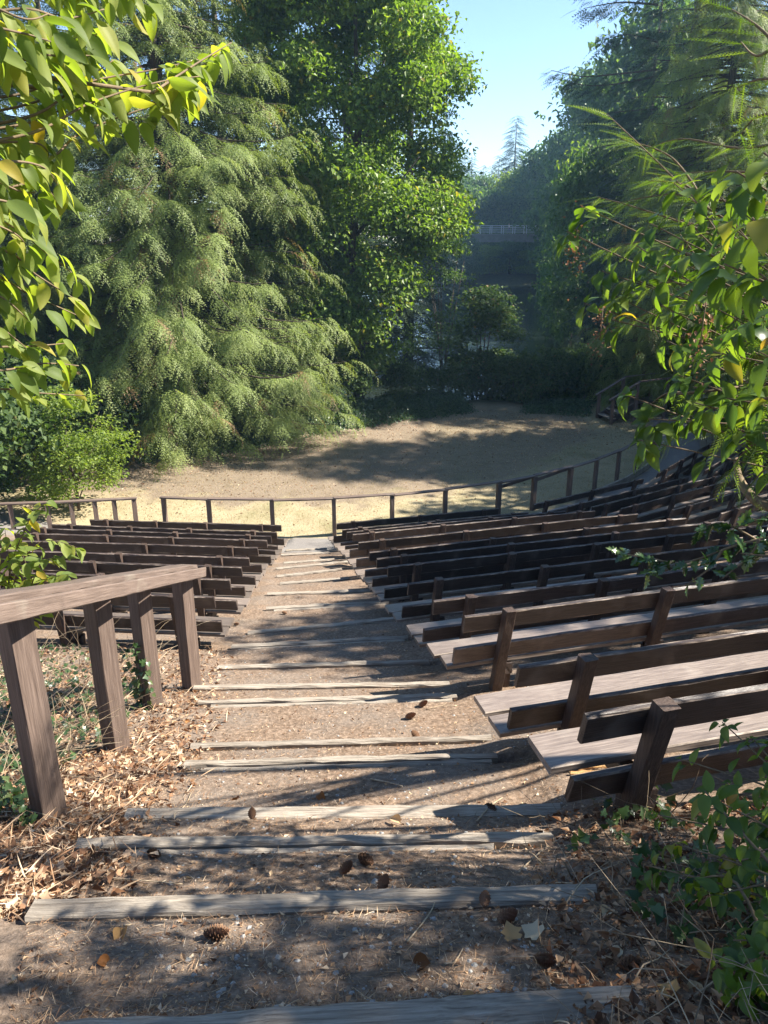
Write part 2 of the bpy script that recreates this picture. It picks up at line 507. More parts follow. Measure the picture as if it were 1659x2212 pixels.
def height(x, y, fine=True):
    x = np.asarray(x, float)
    y = np.asarray(y, float)
    r = np.hypot(x - CEN[0], y - CEN[1])
    ang = np.degrees(np.arctan2(x - CEN[0], -(y - CEN[1])))
    cone = ground_r(r) - 0.05
    front = sstep(112, 84, np.abs(ang))
    edge = np.interp(x, EDGE[:, 0], EDGE[:, 1])
    back = y - edge
    # behind the stage: a low bank, then down into the pond
    right = sstep(0, 16, x - shore_right(np.maximum(y, 34)))
    left = sstep(-9, -20, x)
    low = 0.12 * sstep(0, 1.5, back) - 2.6 * sstep(0.5, 7, y - np.maximum(edge + 1.5, 36.5))
    land = np.maximum(right * (1.0 + 0.10 * np.clip(x - 12, 0, 90)), left * 1.2)
    k = np.clip(np.maximum(right, left), 0, 1)
    far = sstep(132, 142, y)
    behind = low * (1 - k) + land * k
    behind = behind * (1 - far) + np.maximum(land, 0.8 + 0.01 * (y - 140)) * far
    z = np.where(back > 0, behind, cone * front)
    z = np.where((r > 15.3) & (y < 33), np.maximum(z, cone * front), z)
    if fine:
        z = z + 0.025 * wobble(x, y, 1.7, 3) + 0.012 * wobble(x, y, 7.0, 4)
        # the stepped aisle
        near = (y > 0.5) & (y < 21) & (x > -4) & (x < 3)
        if near.any():
            xx, yy = x[near], y[near]
            zz = z[near].copy()
            fr = np.full(xx.shape, -1.0)
            zs = np.zeros(xx.shape)
            ln = np.zeros(xx.shape)
            T = TIMBER + [(np.array([-2.6, 19.7, 0.0]), np.array([-1.3, 19.6, 0.0]))]
            Z = TIMBER_Z + [0.05]
            for q in range(len(T) - 1):
                (a0, b0), (a1, b1) = T[q], T[q + 1]
                y0 = a0[1] + (b0[1] - a0[1]) * (xx - a0[0]) / (b0[0] - a0[0])
                y1 = a1[1] + (b1[1] - a1[1]) * (xx - a1[0]) / (b1[0] - a1[0])
                u = (yy - y0) / np.maximum(y1 - y0, 0.02)
                m = (u >= 0) & (u < 1)
                drop = 0.04 + 0.065 * sstep(0.05, 0.10, (yy - y0))
                zt = (Z[q] - drop) * (1 - u) + (Z[q + 1] - 0.02) * u - 0.06 * sstep(0.16, 0.02, y1 - yy)
                l = np.minimum(xx - np.minimum(a0[0], a1[0]) + 0.12, np.maximum(b0[0], b1[0]) + 0.12 - xx)
                zs[m] = zt[m]
                ln[m] = sstep(0, 0.3, l[m])
                fr[m] = u[m]
            ok = fr >= 0
            zz[ok] = zz[ok] * (1 - ln[ok]) + (zs[ok] + 0.008 * wobble(xx[ok], yy[ok], 9, 8)) * ln[ok]
            z[near] = zz
    return z


def H(x, y):
    return float(height(np.array([x]), np.array([y]))[0])


def ground_at(px, py, lift=0.0):
    """where a sight line through a reading in the photograph meets the ground"""
    d = at(px, py, 1.0) - EYE
    t = np.linspace(0.8, 60, 3000)
    p = EYE[None] + t[:, None] * d[None]
    g = height(p[:, 0], p[:, 1]) + lift
    k = int(np.argmax(p[:, 2] < g))
    return np.array([p[k, 0], p[k, 1], g[k]])


def axis(parts):
    out = []
    for a, b, s in parts:
        out += list(np.arange(a, b - 1e-6, s))
    return np.array(out + [parts[-1][1]])


def make_ground():
    xs = axis([(-170, -40, 10), (-40, -14, 2), (-14, -3.4, 0.3), (-3.4, 2.2, 0.035), (2.2, 14, 0.3), (14, 40, 2), (40, 170, 10)])
    ys = axis([(-25, 0, 1.0), (0, 9, 0.035), (9, 20, 0.08), (20, 46, 0.5), (46, 150, 4), (150, 340, 10)])
    X, Y = np.meshgrid(xs, ys)
    Z = height(X.ravel(), Y.ravel())
    v = np.stack([X.ravel(), Y.ravel(), Z], 1)
    nx, ny = len(xs), len(ys)
    i = (np.arange(ny - 1)[:, None] * nx + np.arange(nx - 1)[None]).ravel()
    f = np.stack([i, i + 1, i + nx + 1, i + nx], 1)
    m, nt, out = nodes_of('ground')
    tc = nt.nodes.new('ShaderNodeTexCoord')
    P = tc.outputs['Object']
    sep = nt.nodes.new('ShaderNodeSeparateXYZ')
    nt.links.new(P, sep.inputs[0])
    dx = math_n(nt, 'SUBTRACT', sep.outputs[0], float(CEN[0]))
    dy = math_n(nt, 'SUBTRACT', sep.outputs[1], float(CEN[1]))
    r = math_n(nt, 'SQRT', math_n(nt, 'ADD', math_n(nt, 'MULTIPLY', dx, dx), math_n(nt, 'MULTIPLY', dy, dy)))
    big = noise(nt, P, 0.45, 5.0)
    mid = noise(nt, P, 2.2, 5.0)
    fin = noise(nt, P, 28.0, 6.0, 0.7)
    tiny = noise(nt, P, 110.0, 4.0, 0.7)
    rw = math_n(nt, 'ADD', r, math_n(nt, 'MULTIPLY', math_n(nt, 'SUBTRACT', mid, 0.5), 1.0))
    # dirt with needles and gravel
    dirt = ramp(nt, fin, [(0.28, (0.062, 0.043, 0.031)), (0.5, (0.172, 0.122, 0.086)), (0.68, (0.315, 0.232, 0.168)), (0.82, (0.50, 0.40, 0.30))])
    grav = ramp(nt, tiny, [(0.3, (0.080, 0.070, 0.060)), (0.55, (0.18, 0.162, 0.142)), (0.75, (0.36, 0.335, 0.305))])
    gk = math_n(nt, 'MULTIPLY', math_n(nt, 'SUBTRACT', noise(nt, P, 1.5, 4.0), 0.44, clamp=True), 5.0, clamp=True)
    col = mixc(nt, math_n(nt, 'MULTIPLY', gk, 0.45), dirt, grav)
    # gravel walk in front of the first bench row
    walk = math_n(nt, 'MULTIPLY', math_n(nt, 'MULTIPLY', math_n(nt, 'SUBTRACT', 17.4, rw, clamp=True), 3.0, clamp=True), 0.85)
    gw = ramp(nt, tiny, [(0.3, (0.10, 0.095, 0.09)), (0.55, (0.20, 0.19, 0.18)), (0.75, (0.35, 0.34, 0.325))])
    col = mixc(nt, walk, col, gw)
    # stage lawn: dry grass, worn to brown earth further in
    lawn = ramp(nt, fin, [(0.25, (0.17, 0.14, 0.075)), (0.5, (0.30, 0.25, 0.155)), (0.72, (0.43, 0.37, 0.25))])
    green = ramp(nt, fin, [(0.3, (0.10, 0.098, 0.046)), (0.7, (0.25, 0.225, 0.115))])
    lawn = mixc(nt, math_n(nt, 'MULTIPLY', math_n(nt, 'SUBTRACT', big, 0.52, clamp=True), 5.0, clamp=True), lawn, green)
    earth = ramp(nt, fin, [(0.3, (0.10, 0.075, 0.057)), (0.6, (0.195, 0.150, 0.115)), (0.8, (0.29, 0.235, 0.185))])
    ring = math_n(nt, 'ADD', r, math_n(nt, 'MULTIPLY', math_n(nt, 'SUBTRACT', big, 0.5), 7.0))
    wear = math_n(nt, 'MULTIPLY', math_n(nt, 'SUBTRACT', 12.8, ring, clamp=True), 0.8, clamp=True)
    rightside = math_n(nt, 'MULTIPLY', math_n(nt, 'SUBTRACT', sep.outputs[0], 1.5, clamp=True), 0.35, clamp=True)
    wear = math_n(nt, 'MULTIPLY', wear, math_n(nt, 'SUBTRACT', 1.0, math_n(nt, 'MULTIPLY', rightside, 0.8)))
    lawn = mixc(nt, rightside, lawn, mixc(nt, 0.55, lawn, green))
    lawn = mixc(nt, wear, lawn, earth)
    patch = math_n(nt, 'MULTIPLY', math_n(nt, 'SUBTRACT', noise(nt, P, 1.3, 6.0, 0.7), 0.48, clamp=True), 4.0, clamp=True)
    lawn = mixc(nt, math_n(nt, 'MULTIPLY', patch, 0.6), lawn, mixc(nt, 1.0, lawn, (0.58, 0.55, 0.48), 'MULTIPLY'))
    on = math_n(nt, 'MULTIPLY', math_n(nt, 'SUBTRACT', 15.5, rw, clamp=True), 4.0, clamp=True)
    col = mixc(nt, on, col, lawn)
    # forest floor beyond
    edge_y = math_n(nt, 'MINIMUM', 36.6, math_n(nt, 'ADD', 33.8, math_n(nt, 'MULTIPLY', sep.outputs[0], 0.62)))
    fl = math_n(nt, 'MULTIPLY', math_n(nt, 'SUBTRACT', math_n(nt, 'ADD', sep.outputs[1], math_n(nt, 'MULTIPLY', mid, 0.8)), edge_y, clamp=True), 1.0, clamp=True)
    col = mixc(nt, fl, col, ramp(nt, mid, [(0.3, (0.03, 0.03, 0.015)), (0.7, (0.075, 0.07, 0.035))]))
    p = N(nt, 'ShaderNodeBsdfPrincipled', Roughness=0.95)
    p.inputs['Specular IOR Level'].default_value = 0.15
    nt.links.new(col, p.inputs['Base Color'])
    b = N(nt, 'ShaderNodeBump', Strength=0.9, Distance=0.012)
    nt.links.new(math_n(nt, 'ADD', fin, math_n(nt, 'MULTIPLY', tiny, 0.6)), b.inputs['Height'])
    nt.links.new(b.outputs[0], p.inputs['Normal'])
    nt.links.new(p.outputs[0], out.inputs['Surface'])
    o = link('ground', mesh_np('ground', v, f, m, smooth=True))
    tag(o, kind='structure')


make_ground()


def make_water():
    v = np.array([[-80, 37, WATER_Z], [60, 37, WATER_Z], [60, 210, WATER_Z], [-80, 210, WATER_Z]], float)
    m, nt, out = nodes_of('pond water')
    tc = nt.nodes.new('ShaderNodeTexCoord')
    n1 = noise(nt, mapping(nt, tc.outputs['Object'], (1.0, 1.6, 1.0)), 1.6, 4.0, 0.6)
    p = N(nt, 'ShaderNodeBsdfPrincipled', Roughness=0.06)
    p.inputs['Base Color'].default_value = (0.018, 0.026, 0.020, 1)
    p.inputs['Specular IOR Level'].default_value = 0.6
    b = N(nt, 'ShaderNodeBump', Strength=0.22, Distance=0.05)
    nt.links.new(n1, b.inputs['Height'])
    nt.links.new(b.outputs[0], p.inputs['Normal'])
    nt.links.new(p.outputs[0], out.inputs['Surface'])
    tag(link('pond_water', mesh_np('pond_water', v, np.array([[0, 1, 2, 3]]), m)), kind='structure')


make_water()

# haze: the thin smoky summer air that turns the far trees blue
HAZE = 0.00055
if HAZE:
    m, nt, out = nodes_of('haze')
    pv = nt.nodes.new('ShaderNodeVolumePrincipled')
    pv.inputs['Color'].default_value = (0.42, 0.70, 1.0, 1)
    pv.inputs['Density'].default_value = HAZE
    pv.inputs['Anisotropy'].default_value = 0.3
    nt.links.new(pv.outputs[0], out.inputs['Volume'])
    x0, x1, y0, y1, z0, z1 = -178, 178, -30, 348, -3.8, 42
    v = np.array([[x, y, z] for z in (z0, z1) for y in (y0, y1) for x in (x0, x1)], float)
    f = np.array([[0, 2, 3, 1], [4, 5, 7, 6], [0, 1, 5, 4], [2, 6, 7, 3], [0, 4, 6, 2], [1, 3, 7, 5]])
    tag(link('haze', mesh_np('haze', v, f, m)), kind='stuff')


# ------------------------------------------------------------------ timber steps of the aisle
def step_label(k):
    return {
        0: 'wide weathered timber step in the dappled shade, lowest in the photo',
        1: 'long pale timber step, cracked end towards the ivy, second lowest in the photo',
        2: 'split double timber step with a mossy end beside the rotten wood',
        3: 'broad pale timber step ending under the nearest dark bench',
        4: 'double timber step half in bench shade, between the two nearest benches',
        5: 'thin timber step ending at the sunlit bench, just above a double one',
        6: 'split grey timber step in shade, below the fourth rail post',
        7: 'single grey timber step starting at the foot of the last rail post',
        8: 'thin grey timber step lying alone in the shaded middle of the aisle',
        9: 'grey split timber step level with the lowest left bench end',
        10: 'slanting bare timber step, its right end tilted uphill in the picture',
        11: 'pair of grey boards forming the step at the edge of the aisle shade',
        12: 'thin sunlit timber step just beyond the shaded part of the aisle',
    }.get(k, 'thin sunlit timber step, number %s up from the gravel walk' % ['one', 'two', 'three', 'four', 'five', 'six'][min(18 - k, 5)])


DOUBLE = {2, 4, 6, 9, 11}
for k, (a, b) in enumerate(TIMBER):
    a, b = a.copy(), b.copy()
    mid = (a + b) / 2
    t = thing('timber_step', step_label(k), 'timber step', mid, 0, 'timber steps of the aisle')
    d = unit(b - a)
    across = np.array([-d[1], d[0], 0.0])
    w = [0.15, 0.095, 0.058, 0.108, 0.056, 0.056, 0.066, 0.07, 0.07, 0.08, 0.09, 0.085, 0.09, 0.09, 0.09, 0.09, 0.09, 0.09, 0.09][k]
    off = w / 2
    board_between('timber', t, a - mid - across * off + (0, 0, -0.066), b - mid - across * off + (0, 0, -0.066), w, 0.15, M['timber'], seed=k * 7 + 1, rough=0.004, seg=16, cham=0.012, notch=0.15)
    if k in DOUBLE:
        o2 = across * (off + w + 0.014)
        board_between('timber', t, a - mid - o2 + d * 0.12 + (0, 0, -0.066), b - mid - o2 - d * (0.3 if k == 2 else 0.05) + (0, 0, -0.062), w * 0.9, 0.14, M['timber'], seed=k * 7 + 3, rough=0.004, seg=16, cham=0.012, notch=0.15)

# ------------------------------------------------------------------ benches
LEAN = math.radians(12)
TL = math.tan(LEAN)
ORD = ['first', 'second', 'third', 'fourth', 'fifth', 'sixth', 'seventh', 'eighth', 'ninth', 'tenth', 'eleventh', 'twelfth', 'thirteenth']
ROWS = [17.23, 18.62, 19.52, 20.45, 21.96, 23.13, 24.11, 25.0, 26.38, 27.82, 29.03, 30.83, 32.0]


def bench(row, a0, a1, label, group, style='full', dz=0.0, first_post=0.42):
    r = ROWS[row]
    a0, a1 = math.radians(a0), math.radians(a1)
    p0 = CEN + r * np.array([math.sin(a0), -math.cos(a0)])
    p1 = CEN + r * np.array([math.sin(a1), -math.cos(a1)])
    L = float(np.linalg.norm(p1 - p0))
    mid = (p0 + p1) / 2
    yaw = math.atan2(p1[1] - p0[1], p1[0] - p0[0])
    z = float(ground_r(r)) - 0.03 + dz
    t = thing('plank_bench', label, 'bench', (mid[0], mid[1], z), yaw, group)
    rr = random.Random(row * 31 + int(a0 * 100))
    out = -1.0     # local -y points away from the stage

    def yb(zz):    # the leaning back plane
        return out * (zz - 0.2) * TL
    sd = row * 17 + int(math.degrees(a0))
    bow = 0.004
    board('back_plank', t, L - rr.uniform(0, 0.06), 0.178, 0.038, (rr.uniform(-.03, .03), yb(0.665), 0.665 + rr.uniform(-.008, .008)), M['bench'], (math.pi / 2 + LEAN, rr.uniform(-.003, .003), 0), seed=sd, warp=bow, notch=0.12, rough=0.002)
    lowz = 0.30 if style != 'worn' else 0.235
    board('back_plank', t, L + (0.05 if style != 'worn' else -0.08), 0.178, 0.038, (rr.uniform(-.02, .03), yb(lowz), lowz + rr.uniform(-.006, .006)), M['bench'], (math.pi / 2 + LEAN, 0, 0), seed=sd + 1, warp=bow, notch=0.12, rough=0.002)
    if style != 'worn':
        board('seat_plank', t, L + 0.13, 0.205, 0.042, (-0.01, 0.075, 0.176), M['seat'], (0, rr.uniform(-.002, .002), 0), seed=sd + 2, warp=bow * .6, rough=0.0015)
        board('seat_plank', t, L + 0.15 + rr.uniform(-.04, .06), 0.225, 0.042, (-0.02, 0.312, 0.180), M['seat'], (0, rr.uniform(-.002, .002), 0), seed=sd + 3, warp=bow * .6, rough=0.0015)
    else:          # the rear seat board has rotted away
        board('seat_plank', t, L - 0.02, 0.285, 0.05, (0.02, 0.27, 0.235), M['seat'], seed=sd + 3, warp=bow * .6, rough=0.0015)
    n = max(2, int(round((L - 2 * first_post) / 1.55)) + 1)
    pm = post_mesh('post', 0.098, 0.098, 0.935, M['post'], sd, LEAN)
    sm = None
    for k in range(n):
        x = -L / 2 + first_post + (L - 2 * first_post) * k / (n - 1) + (0 if k in (0, n - 1) else rr.uniform(-.08, .08))
        o = link('post', pm, t)
        o.location = (x, out * 0.073 + yb(-0.14), -0.14)
        o.rotation_euler = (0, 0, math.pi + rr.uniform(-.03, .03))
        if sm is None:
            v, f = plank(0.42, 0.09, 0.12, seed=sd + 5, seg=3)
            sm = mesh_np('bearer', v, f, M['bench'])
            v, f = plank(0.42, 0.12, 0.14, seed=sd + 6, seg=3)
            sl = mesh_np('stump', v[:, [2, 1, 0]], f[:, ::-1], M['post'])
        b = link('bearer', sm, t)
        b.location = (x + 0.1, 0.17, 0.093)
        b.rotation_euler = (0, 0, math.pi / 2)
        s = link('stump', sl, t)
        s.location = (x + 0.1, 0.10, -0.185)
    return t


for i in range(9):
    bench(i, -12.0 - (1.5 if i < 3 else 0), 2.9, 'dark plank bench left of the aisle, %s row up from the gravel walk' % ORD[i], 'benches left of the aisle', first_post=0.5)
A_LABEL = {12: 'dark backed bench missing its rear seat board, topmost on the right beside the ivy',
           11: 'sunlit brown bench with a pale seat, second from the top right of the aisle',
           10: 'brown bench with a blue grey seat, third from the top right of the aisle',
           9: 'dark bench with a chipped back top, fourth from the top right of the aisle'}
for i in range(13):
    a1 = [21.5, 21.5, 22.8, 23.0, 22.6, 22.9, 22.6, 22.6, 22.6, 22.6, 22.4, 22.0, 21.5][i]
    a0 = [7.2, 7.35, 7.45, 7.5, 7.55, 7.65, 7.7, 7.8, 7.85, 7.9, 7.95, 7.85, 7.62][i]
    bench(i, a0, a1, A_LABEL.get(i, 'black shaded bench right of the aisle, %s row up from the gravel walk' % ORD[i]),
          'benches right of the aisle', 'worn' if i == 12 else 'full', dz=[.02, .01, .04, .07, .04, .03, .06, .09, .09, .12, .10, .03, -.03][i])
for i in range(9):
    bench(i, 24.9, 39.2, 'dark bench of the second block right of the aisle, %s row from the walk' % ORD[i], 'benches of the second right block')
for i in range(6):
    bench(i, 41.6, 57.5, 'dark bench of the third block right of the aisle, %s row from the walk' % ORD[i], 'benches of the third right block')
for i in range(2):
    bench(i, 61.5, 76.5, 'dark bench near the wooden stairs, %s row from the gravel walk' % ORD[i], 'benches of the block by the stairs')

# ------------------------------------------------------------------ the curved rail in front of the stage
RR = 15.1
POST_A = [-10.3, -5.4, 1.2, 7.6, 13.8, 19.8, 26.5, 31.5, 37.4, 42.5, 48.0, 55.0, 62.0, 69.0]


def polar(r, a, z=0.0):
    a = math.radians(a)
    return np.array([CEN[0] + r * math.sin(a), CEN[1] - r * math.cos(a), z])


st = thing('stage_railing', 'long curved brown railing on posts between the benches and the dry lawn', 'railing', polar(RR, 20))
o0 = polar(RR, 20)
RAILTOP = 1.04
for k, a in enumerate(POST_A):
    p = polar(RR, a) - o0
    w = 0.13 if k in (6, 7, 8) else 0.11
    o = link('post', post_mesh('post', w, w, RAILTOP + 0.28, M['railpost'], k), st)
    o.location = (p[0], p[1], -0.3)
    o.rotation_euler = (0, 0, math.radians(a) + random.uniform(-.05, .05))
for k in range(len(POST_A) - 1):
    a, b = POST_A[k] - (0.3 if k == 0 else 0), POST_A[k + 1]
    zz = 0.0
    board_between('top_rail', st, polar(RR, a) - o0 + (0, 0, RAILTOP + zz + 0.022 * (k % 2)), polar(RR, b + 0.25) - o0 + (0, 0, RAILTOP + 0.005 + 0.022 * (k % 2)), 0.15, 0.042, M['rail'], seed=40 + k, rough=0.002, notch=0.1)
for k in (6, 7):      # two lower diagonal rails where the line steps
    board_between('brace', st, polar(RR - 0.09, POST_A[k] + 0.4) - o0 + (0, 0, 0.86), polar(RR - 0.09, POST_A[k + 1]) - o0 + (0, 0, 0.99), 0.04, 0.10, M['rail'], seed=60 + k)
# timber kerb along the walk
kerb = thing('walk_kerb', 'low timber edging along the gravel walk under the curved railing', 'timber edging', polar(RR + 0.25, 40))
for k in range(8, 13):
    board_between('board', kerb, polar(RR + 0.3, POST_A[k]) - polar(RR + 0.25, 40) + (0, 0, 0.09), polar(RR + 0.3, POST_A[k + 1]) - polar(RR + 0.25, 40) + (0, 0, 0.09), 0.07, 0.2, M['timber'], seed=80 + k)

# railing at the far left, along the bottom of the left benches
q = [atz(-60, 1088, 1.0), atz(110, 1083, 1.0), atz(295, 1074, 1.0)]
lr = thing('side_railing', 'short brown railing with close posts at the left edge of the lawn', 'railing', (q[2][0], q[2][1], 0))
base = np.array([q[2][0], q[2][1], 0])
for k in range(2):
    board_between('top_rail', lr, q[k] - base + (0, 0, -0.03), q[k + 1] - base + (0, 0, -0.03), 0.14, 0.05, M['rail'], seed=90 + k)
for k, px in enumerate((20, 100, 152, 203, 245, 288)):
    p = atz(px, np.interp(px, [-60, 110, 295], [1088, 1083, 1074]), 1.0)
    g = H(p[0], p[1])
    o = link('post', post_mesh('post', 0.12, 0.12, 0.93 - g + 0.2, M['railpost'], 30 + k), lr)
    o.location = (p[0] - base[0], p[1] - base[1], g - 0.2)
    o.rotation_euler = (0, 0, 0.4)

# ------------------------------------------------------------------ the handrail on the left of the aisle
hr_posts = [(106, 1752, 3.62), (252, 1608, 4.95), (330, 1528, 5.95), (414, 1470, 6.75)]
hp = []
for px, py, Y in hr_posts:
    p = at(px, py, Y)
    hp.append(np.array([p[0], p[1], p[2]]))
hr = thing('aisle_handrail', 'heavy brown handrail on four square posts beside the stepped aisle', 'handrail', (hp[0][0], hp[0][1], hp[0][2]))
ra, rb = at(58, 1290, 3.62), at(412, 1228, 6.75)
d = unit(rb - ra)
near_end = ra - d * 1.9
side = unit(np.array([d[1], -d[0], 0]))
for k, p in enumerate(hp):
    s = (p[1] - ra[1]) / d[1]
    top = (ra + d * s)[2]
    h = top - p[2] + 0.25
    o = link('post', post_mesh('post', 0.145, 0.145, h, M['railpost'], 100 + k), hr)
    o.location = tuple(p - hp[0] + (0, 0, -0.27))
    o.rotation_euler = (0, 0, -0.62 + 0.05 * (k % 2))
upn = unit(np.cross(side, d)) * (1 if np.cross(side, d)[2] > 0 else -1)
board_between('cap_plank', hr, near_end - hp[0] - side * 0.02 + upn * 0.020, rb - hp[0] - side * 0.02 + upn * 0.020, 0.17, 0.045, M['rail'], up=upn, seed=110, seg=30, rough=0.0018, notch=0.06)
board_between('side_plank', hr, near_end - hp[0] + side * 0.095 - upn * 0.040, rb - hp[0] + d * 0.14 + side * 0.095 - upn * 0.040, 0.042, 0.095, M['rail'], up=upn, seed=111, seg=30, rough=0.0015, notch=0.05)

# ------------------------------------------------------------------ small wooden stairs at the far right of the lawn
sb = atz(1292, 910, 0.0)
sbase = np.array([sb[0] + 0.2, sb[1] + 0.2, 0.0])
syaw = math.radians(14)
ws = thing('wooden_stairs', 'small brown wooden stairs with two handrails at the far end of the lawn', 'stairs', sbase, syaw)
# local x runs up the stairs (to the right), local y to the back
for k in range(3):
    board('tread', ws, 1.05, 0.30, 0.05, (0.25 + 0.36 * k, 0.0, 0.17 + 0.24 * k), M['timber'] if k < 2 else M['bench'], (0, 0, math.pi / 2), seed=120 + k)
    board('riser', ws, 1.0, 0.16, 0.035, (0.40 + 0.36 * k, 0.0, 0.29 + 0.24 * k), M['bench'], (math.pi / 2, 0, math.pi / 2), seed=125 + k)
board('landing', ws, 1.6, 1.1, 0.06, (2.0, 0.0, 0.80), M['bench'], seed=129)
for s in (-1, 1):
    board_between('stringer', ws, (0.12, s * 0.50, 0.03), (1.3, s * 0.50, 0.75), 0.045, 0.26, M['bench'], seed=130 + s)
    for k, (x, zb, zt) in enumerate(((0.12, -0.1, 1.05), (1.25, -0.1, 1.72), (2.7, -0.1, 1.85))):
        o = link('post', post_mesh('post', 0.12, 0.12, zt - zb, M['railpost'], 140 + k + s), ws)
        o.location = (x, s * 0.60, zb)
    board_between('handrail', ws, (-0.05, s * 0.60, 1.02), (1.32, s * 0.60, 1.76), 0.15, 0.05, M['rail'], seed=150 + s)
    board_between('handrail', ws, (1.33, s * 0.60, 1.78), (2.95, s * 0.60, 1.88), 0.15, 0.05, M['rail'], seed=155 + s)

# ------------------------------------------------------------------ the far footbridge and the person on it
YB = 150.0
bl, br = at(985, 505, YB), at(1160, 505, YB)
fb = thing('footbridge', 'pale concrete footbridge with metal railings over the far end of the pond', 'bridge', (br[0], br[1], br[2]))
bx0, bx1 = bl[0] - br[0] - 3, 3.0


def box(x0, x1, y0, y1, z0, z1):
    v = np.array([[x, y, z] for z in (z0, z1) for y in (y0, y1) for x in (x0, x1)], float)
    return v, np.array([[0, 2, 3, 1], [4, 5, 7, 6], [0, 1, 5, 4], [2, 6, 7, 3], [0, 4, 6, 2], [1, 3, 7, 5]]), None


def boxes(name, parent, bs, mat):
    v, f, _ = join([box(*b) for b in bs])
    return link(name, mesh_np(name, v, f, mat), parent)


boxes('deck', fb, [(bx0, bx1, -1.4, 1.4, -0.28, 0.0)], M['concrete'])
boxes('girder', fb, [(bx0, bx1, -0.9, 0.9, -1.45, -0.283)], M['concrete'])
for s in (-1, 1):
    for k in range(4):
        boxes('rail_bar', fb, [(bx0, bx1, s * 1.3 - 0.05, s * 1.3 + 0.05, 0.25 + k * 0.36, 0.36 + k * 0.36)], M['railmetal'])
    for k in range(10):
        x = bx0 + 1 + k * (bx1 - bx0 - 2) / 9
        boxes('rail_post', fb, [(x - 0.06, x + 0.06, s * 1.3 - 0.055, s * 1.3 + 0.055, 0.003, 1.45)], M['railmetal'])
pier = boxes('pier', fb, [(bx0 + 4, bx0 + 5.2, -0.8, 0.8, -9, -1.453)], M['concrete'])


def make_person(loc):
    root = thing('person', 'person in a white top and dark trousers walking on the far footbridge', 'person', loc, math.radians(70))
    J = {'pelvis': (0, 0, .95), 'waist': (0, 0, 1.12), 'chest': (0, .01, 1.34), 'neck': (0, .02, 1.50), 'head': (0, .04, 1.60), 'crown': (0, .03, 1.74),
         'hipl': (-.1, 0, .9), 'kneel': (-.11, .16, .5), 'anklel': (-.11, .2, .09), 'toel': (-.11, .34, .04),
         'hipr': (.1, 0, .9), 'kneer': (.11, -.04, .5), 'ankler': (.11, -.24, .12), 'toer': (.11, -.12, .04),
         'shl': (-.19, 0, 1.43), 'ell': (-.24, -.08, 1.15), 'wrl': (-.22, .06, .93), 'hal': (-.22, .1, .84),
         'shr': (.19, 0, 1.43), 'elr': (.24, .06, 1.15), 'wrr': (.22, .22, .97), 'har': (.22, .27, .89)}
    R = {'pelvis': .145, 'waist': .135, 'chest': .155, 'neck': .058, 'head': .095, 'crown': .075, 'hipl': .095, 'kneel': .06, 'anklel': .045, 'toel': .035,
         'hipr': .095, 'kneer': .06, 'ankler': .045, 'toer': .035, 'shl': .065, 'ell': .045, 'wrl': .032, 'hal': .035, 'shr': .065, 'elr': .045, 'wrr': .032, 'har': .035}
    E = [('pelvis', 'waist'), ('waist', 'chest'), ('chest', 'neck'), ('neck', 'head'), ('head', 'crown'), ('pelvis', 'hipl'), ('hipl', 'kneel'), ('kneel', 'anklel'), ('anklel', 'toel'),
         ('pelvis', 'hipr'), ('hipr', 'kneer'), ('kneer', 'ankler'), ('ankler', 'toer'), ('chest', 'shl'), ('shl', 'ell'), ('ell', 'wrl'), ('wrl', 'hal'), ('chest', 'shr'), ('shr', 'elr'), ('elr', 'wrr'), ('wrr', 'har')]

    def skin(name, keys, grow, mat):
        ks = [k for k in J if k in keys]
        me = bpy.data.meshes.new(name)
        me.from_pydata([J[k] for k in ks], [(ks.index(a), ks.index(b)) for a, b in E if a in ks and b in ks], [])
        me.materials.append(mat)
        o = link(name, me, root)
        md = o.modifiers.new('skin', 'SKIN')
        for k, sv in zip(ks, me.skin_vertices[0].data if me.skin_vertices else []):
            sv.radius = (R[k] + grow,) * 2
        if not me.skin_vertices:
            bpy.context.view_layer.objects.active = o
        o.modifiers.new('sub', 'SUBSURF').levels = 1
        o.modifiers['sub'].render_levels = 1
        return o
    for nm, keys, grow, mat in (('body', set(J), 0.0, M['skin']),
                                ('shirt', {'waist', 'chest', 'shl', 'ell', 'shr', 'elr'}, 0.02, M['cloth_white']),
                                ('trousers', {'pelvis', 'hipl', 'kneel', 'anklel', 'hipr', 'kneer', 'ankler'}, 0.016, M['cloth_dark'])):
        skin(nm, keys, grow, mat)
    return root


def tube_mesh(name, parts, mat):
    v, f, t = join(parts)
    return mesh_np(name, v, f, mat, t, True)


pp = at(1099, 505, YB)
make_person((pp[0], pp[1], br[2] + 0.005))

# ------------------------------------------------------------------ foliage templates
def t_frond(pairs=9, spread=0.34, w=0.055, droop=0.25, ang=50.0):
    """a flat spray: an axis along x with pairs of narrow leaflets, drooping to its tip (triangles)"""
    v, f = [], []
    ca, sa = math.cos(math.radians(ang)), math.sin(math.radians(ang))

    def z(x):
        return -droop * x * x
    v += [(0, -0.012, 0), (0, 0.012, 0), (1, 0, z(1))]
    f.append((0, 1, 2))
    for k in range(pairs):
        x = 0.06 + 0.88 * k / (pairs - 1)
        l = spread * (1.0 - 0.72 * x) * (0.65 + 0.35 * min(1, x * 5))
        for s in (-1, 1):
            i = len(v)
            xs = x + (0.03 if s > 0 else 0)
            v += [(xs - w * 0.5, 0, z(xs)), (xs + w * 0.6, 0.0, z(xs)), (xs + l * ca, s * l * sa, z(xs) - 0.18 * l)]
            f.append((i, i + 1, i + 2) if s > 0 else (i + 1, i, i + 2))
    return np.array(v), np.array(f)


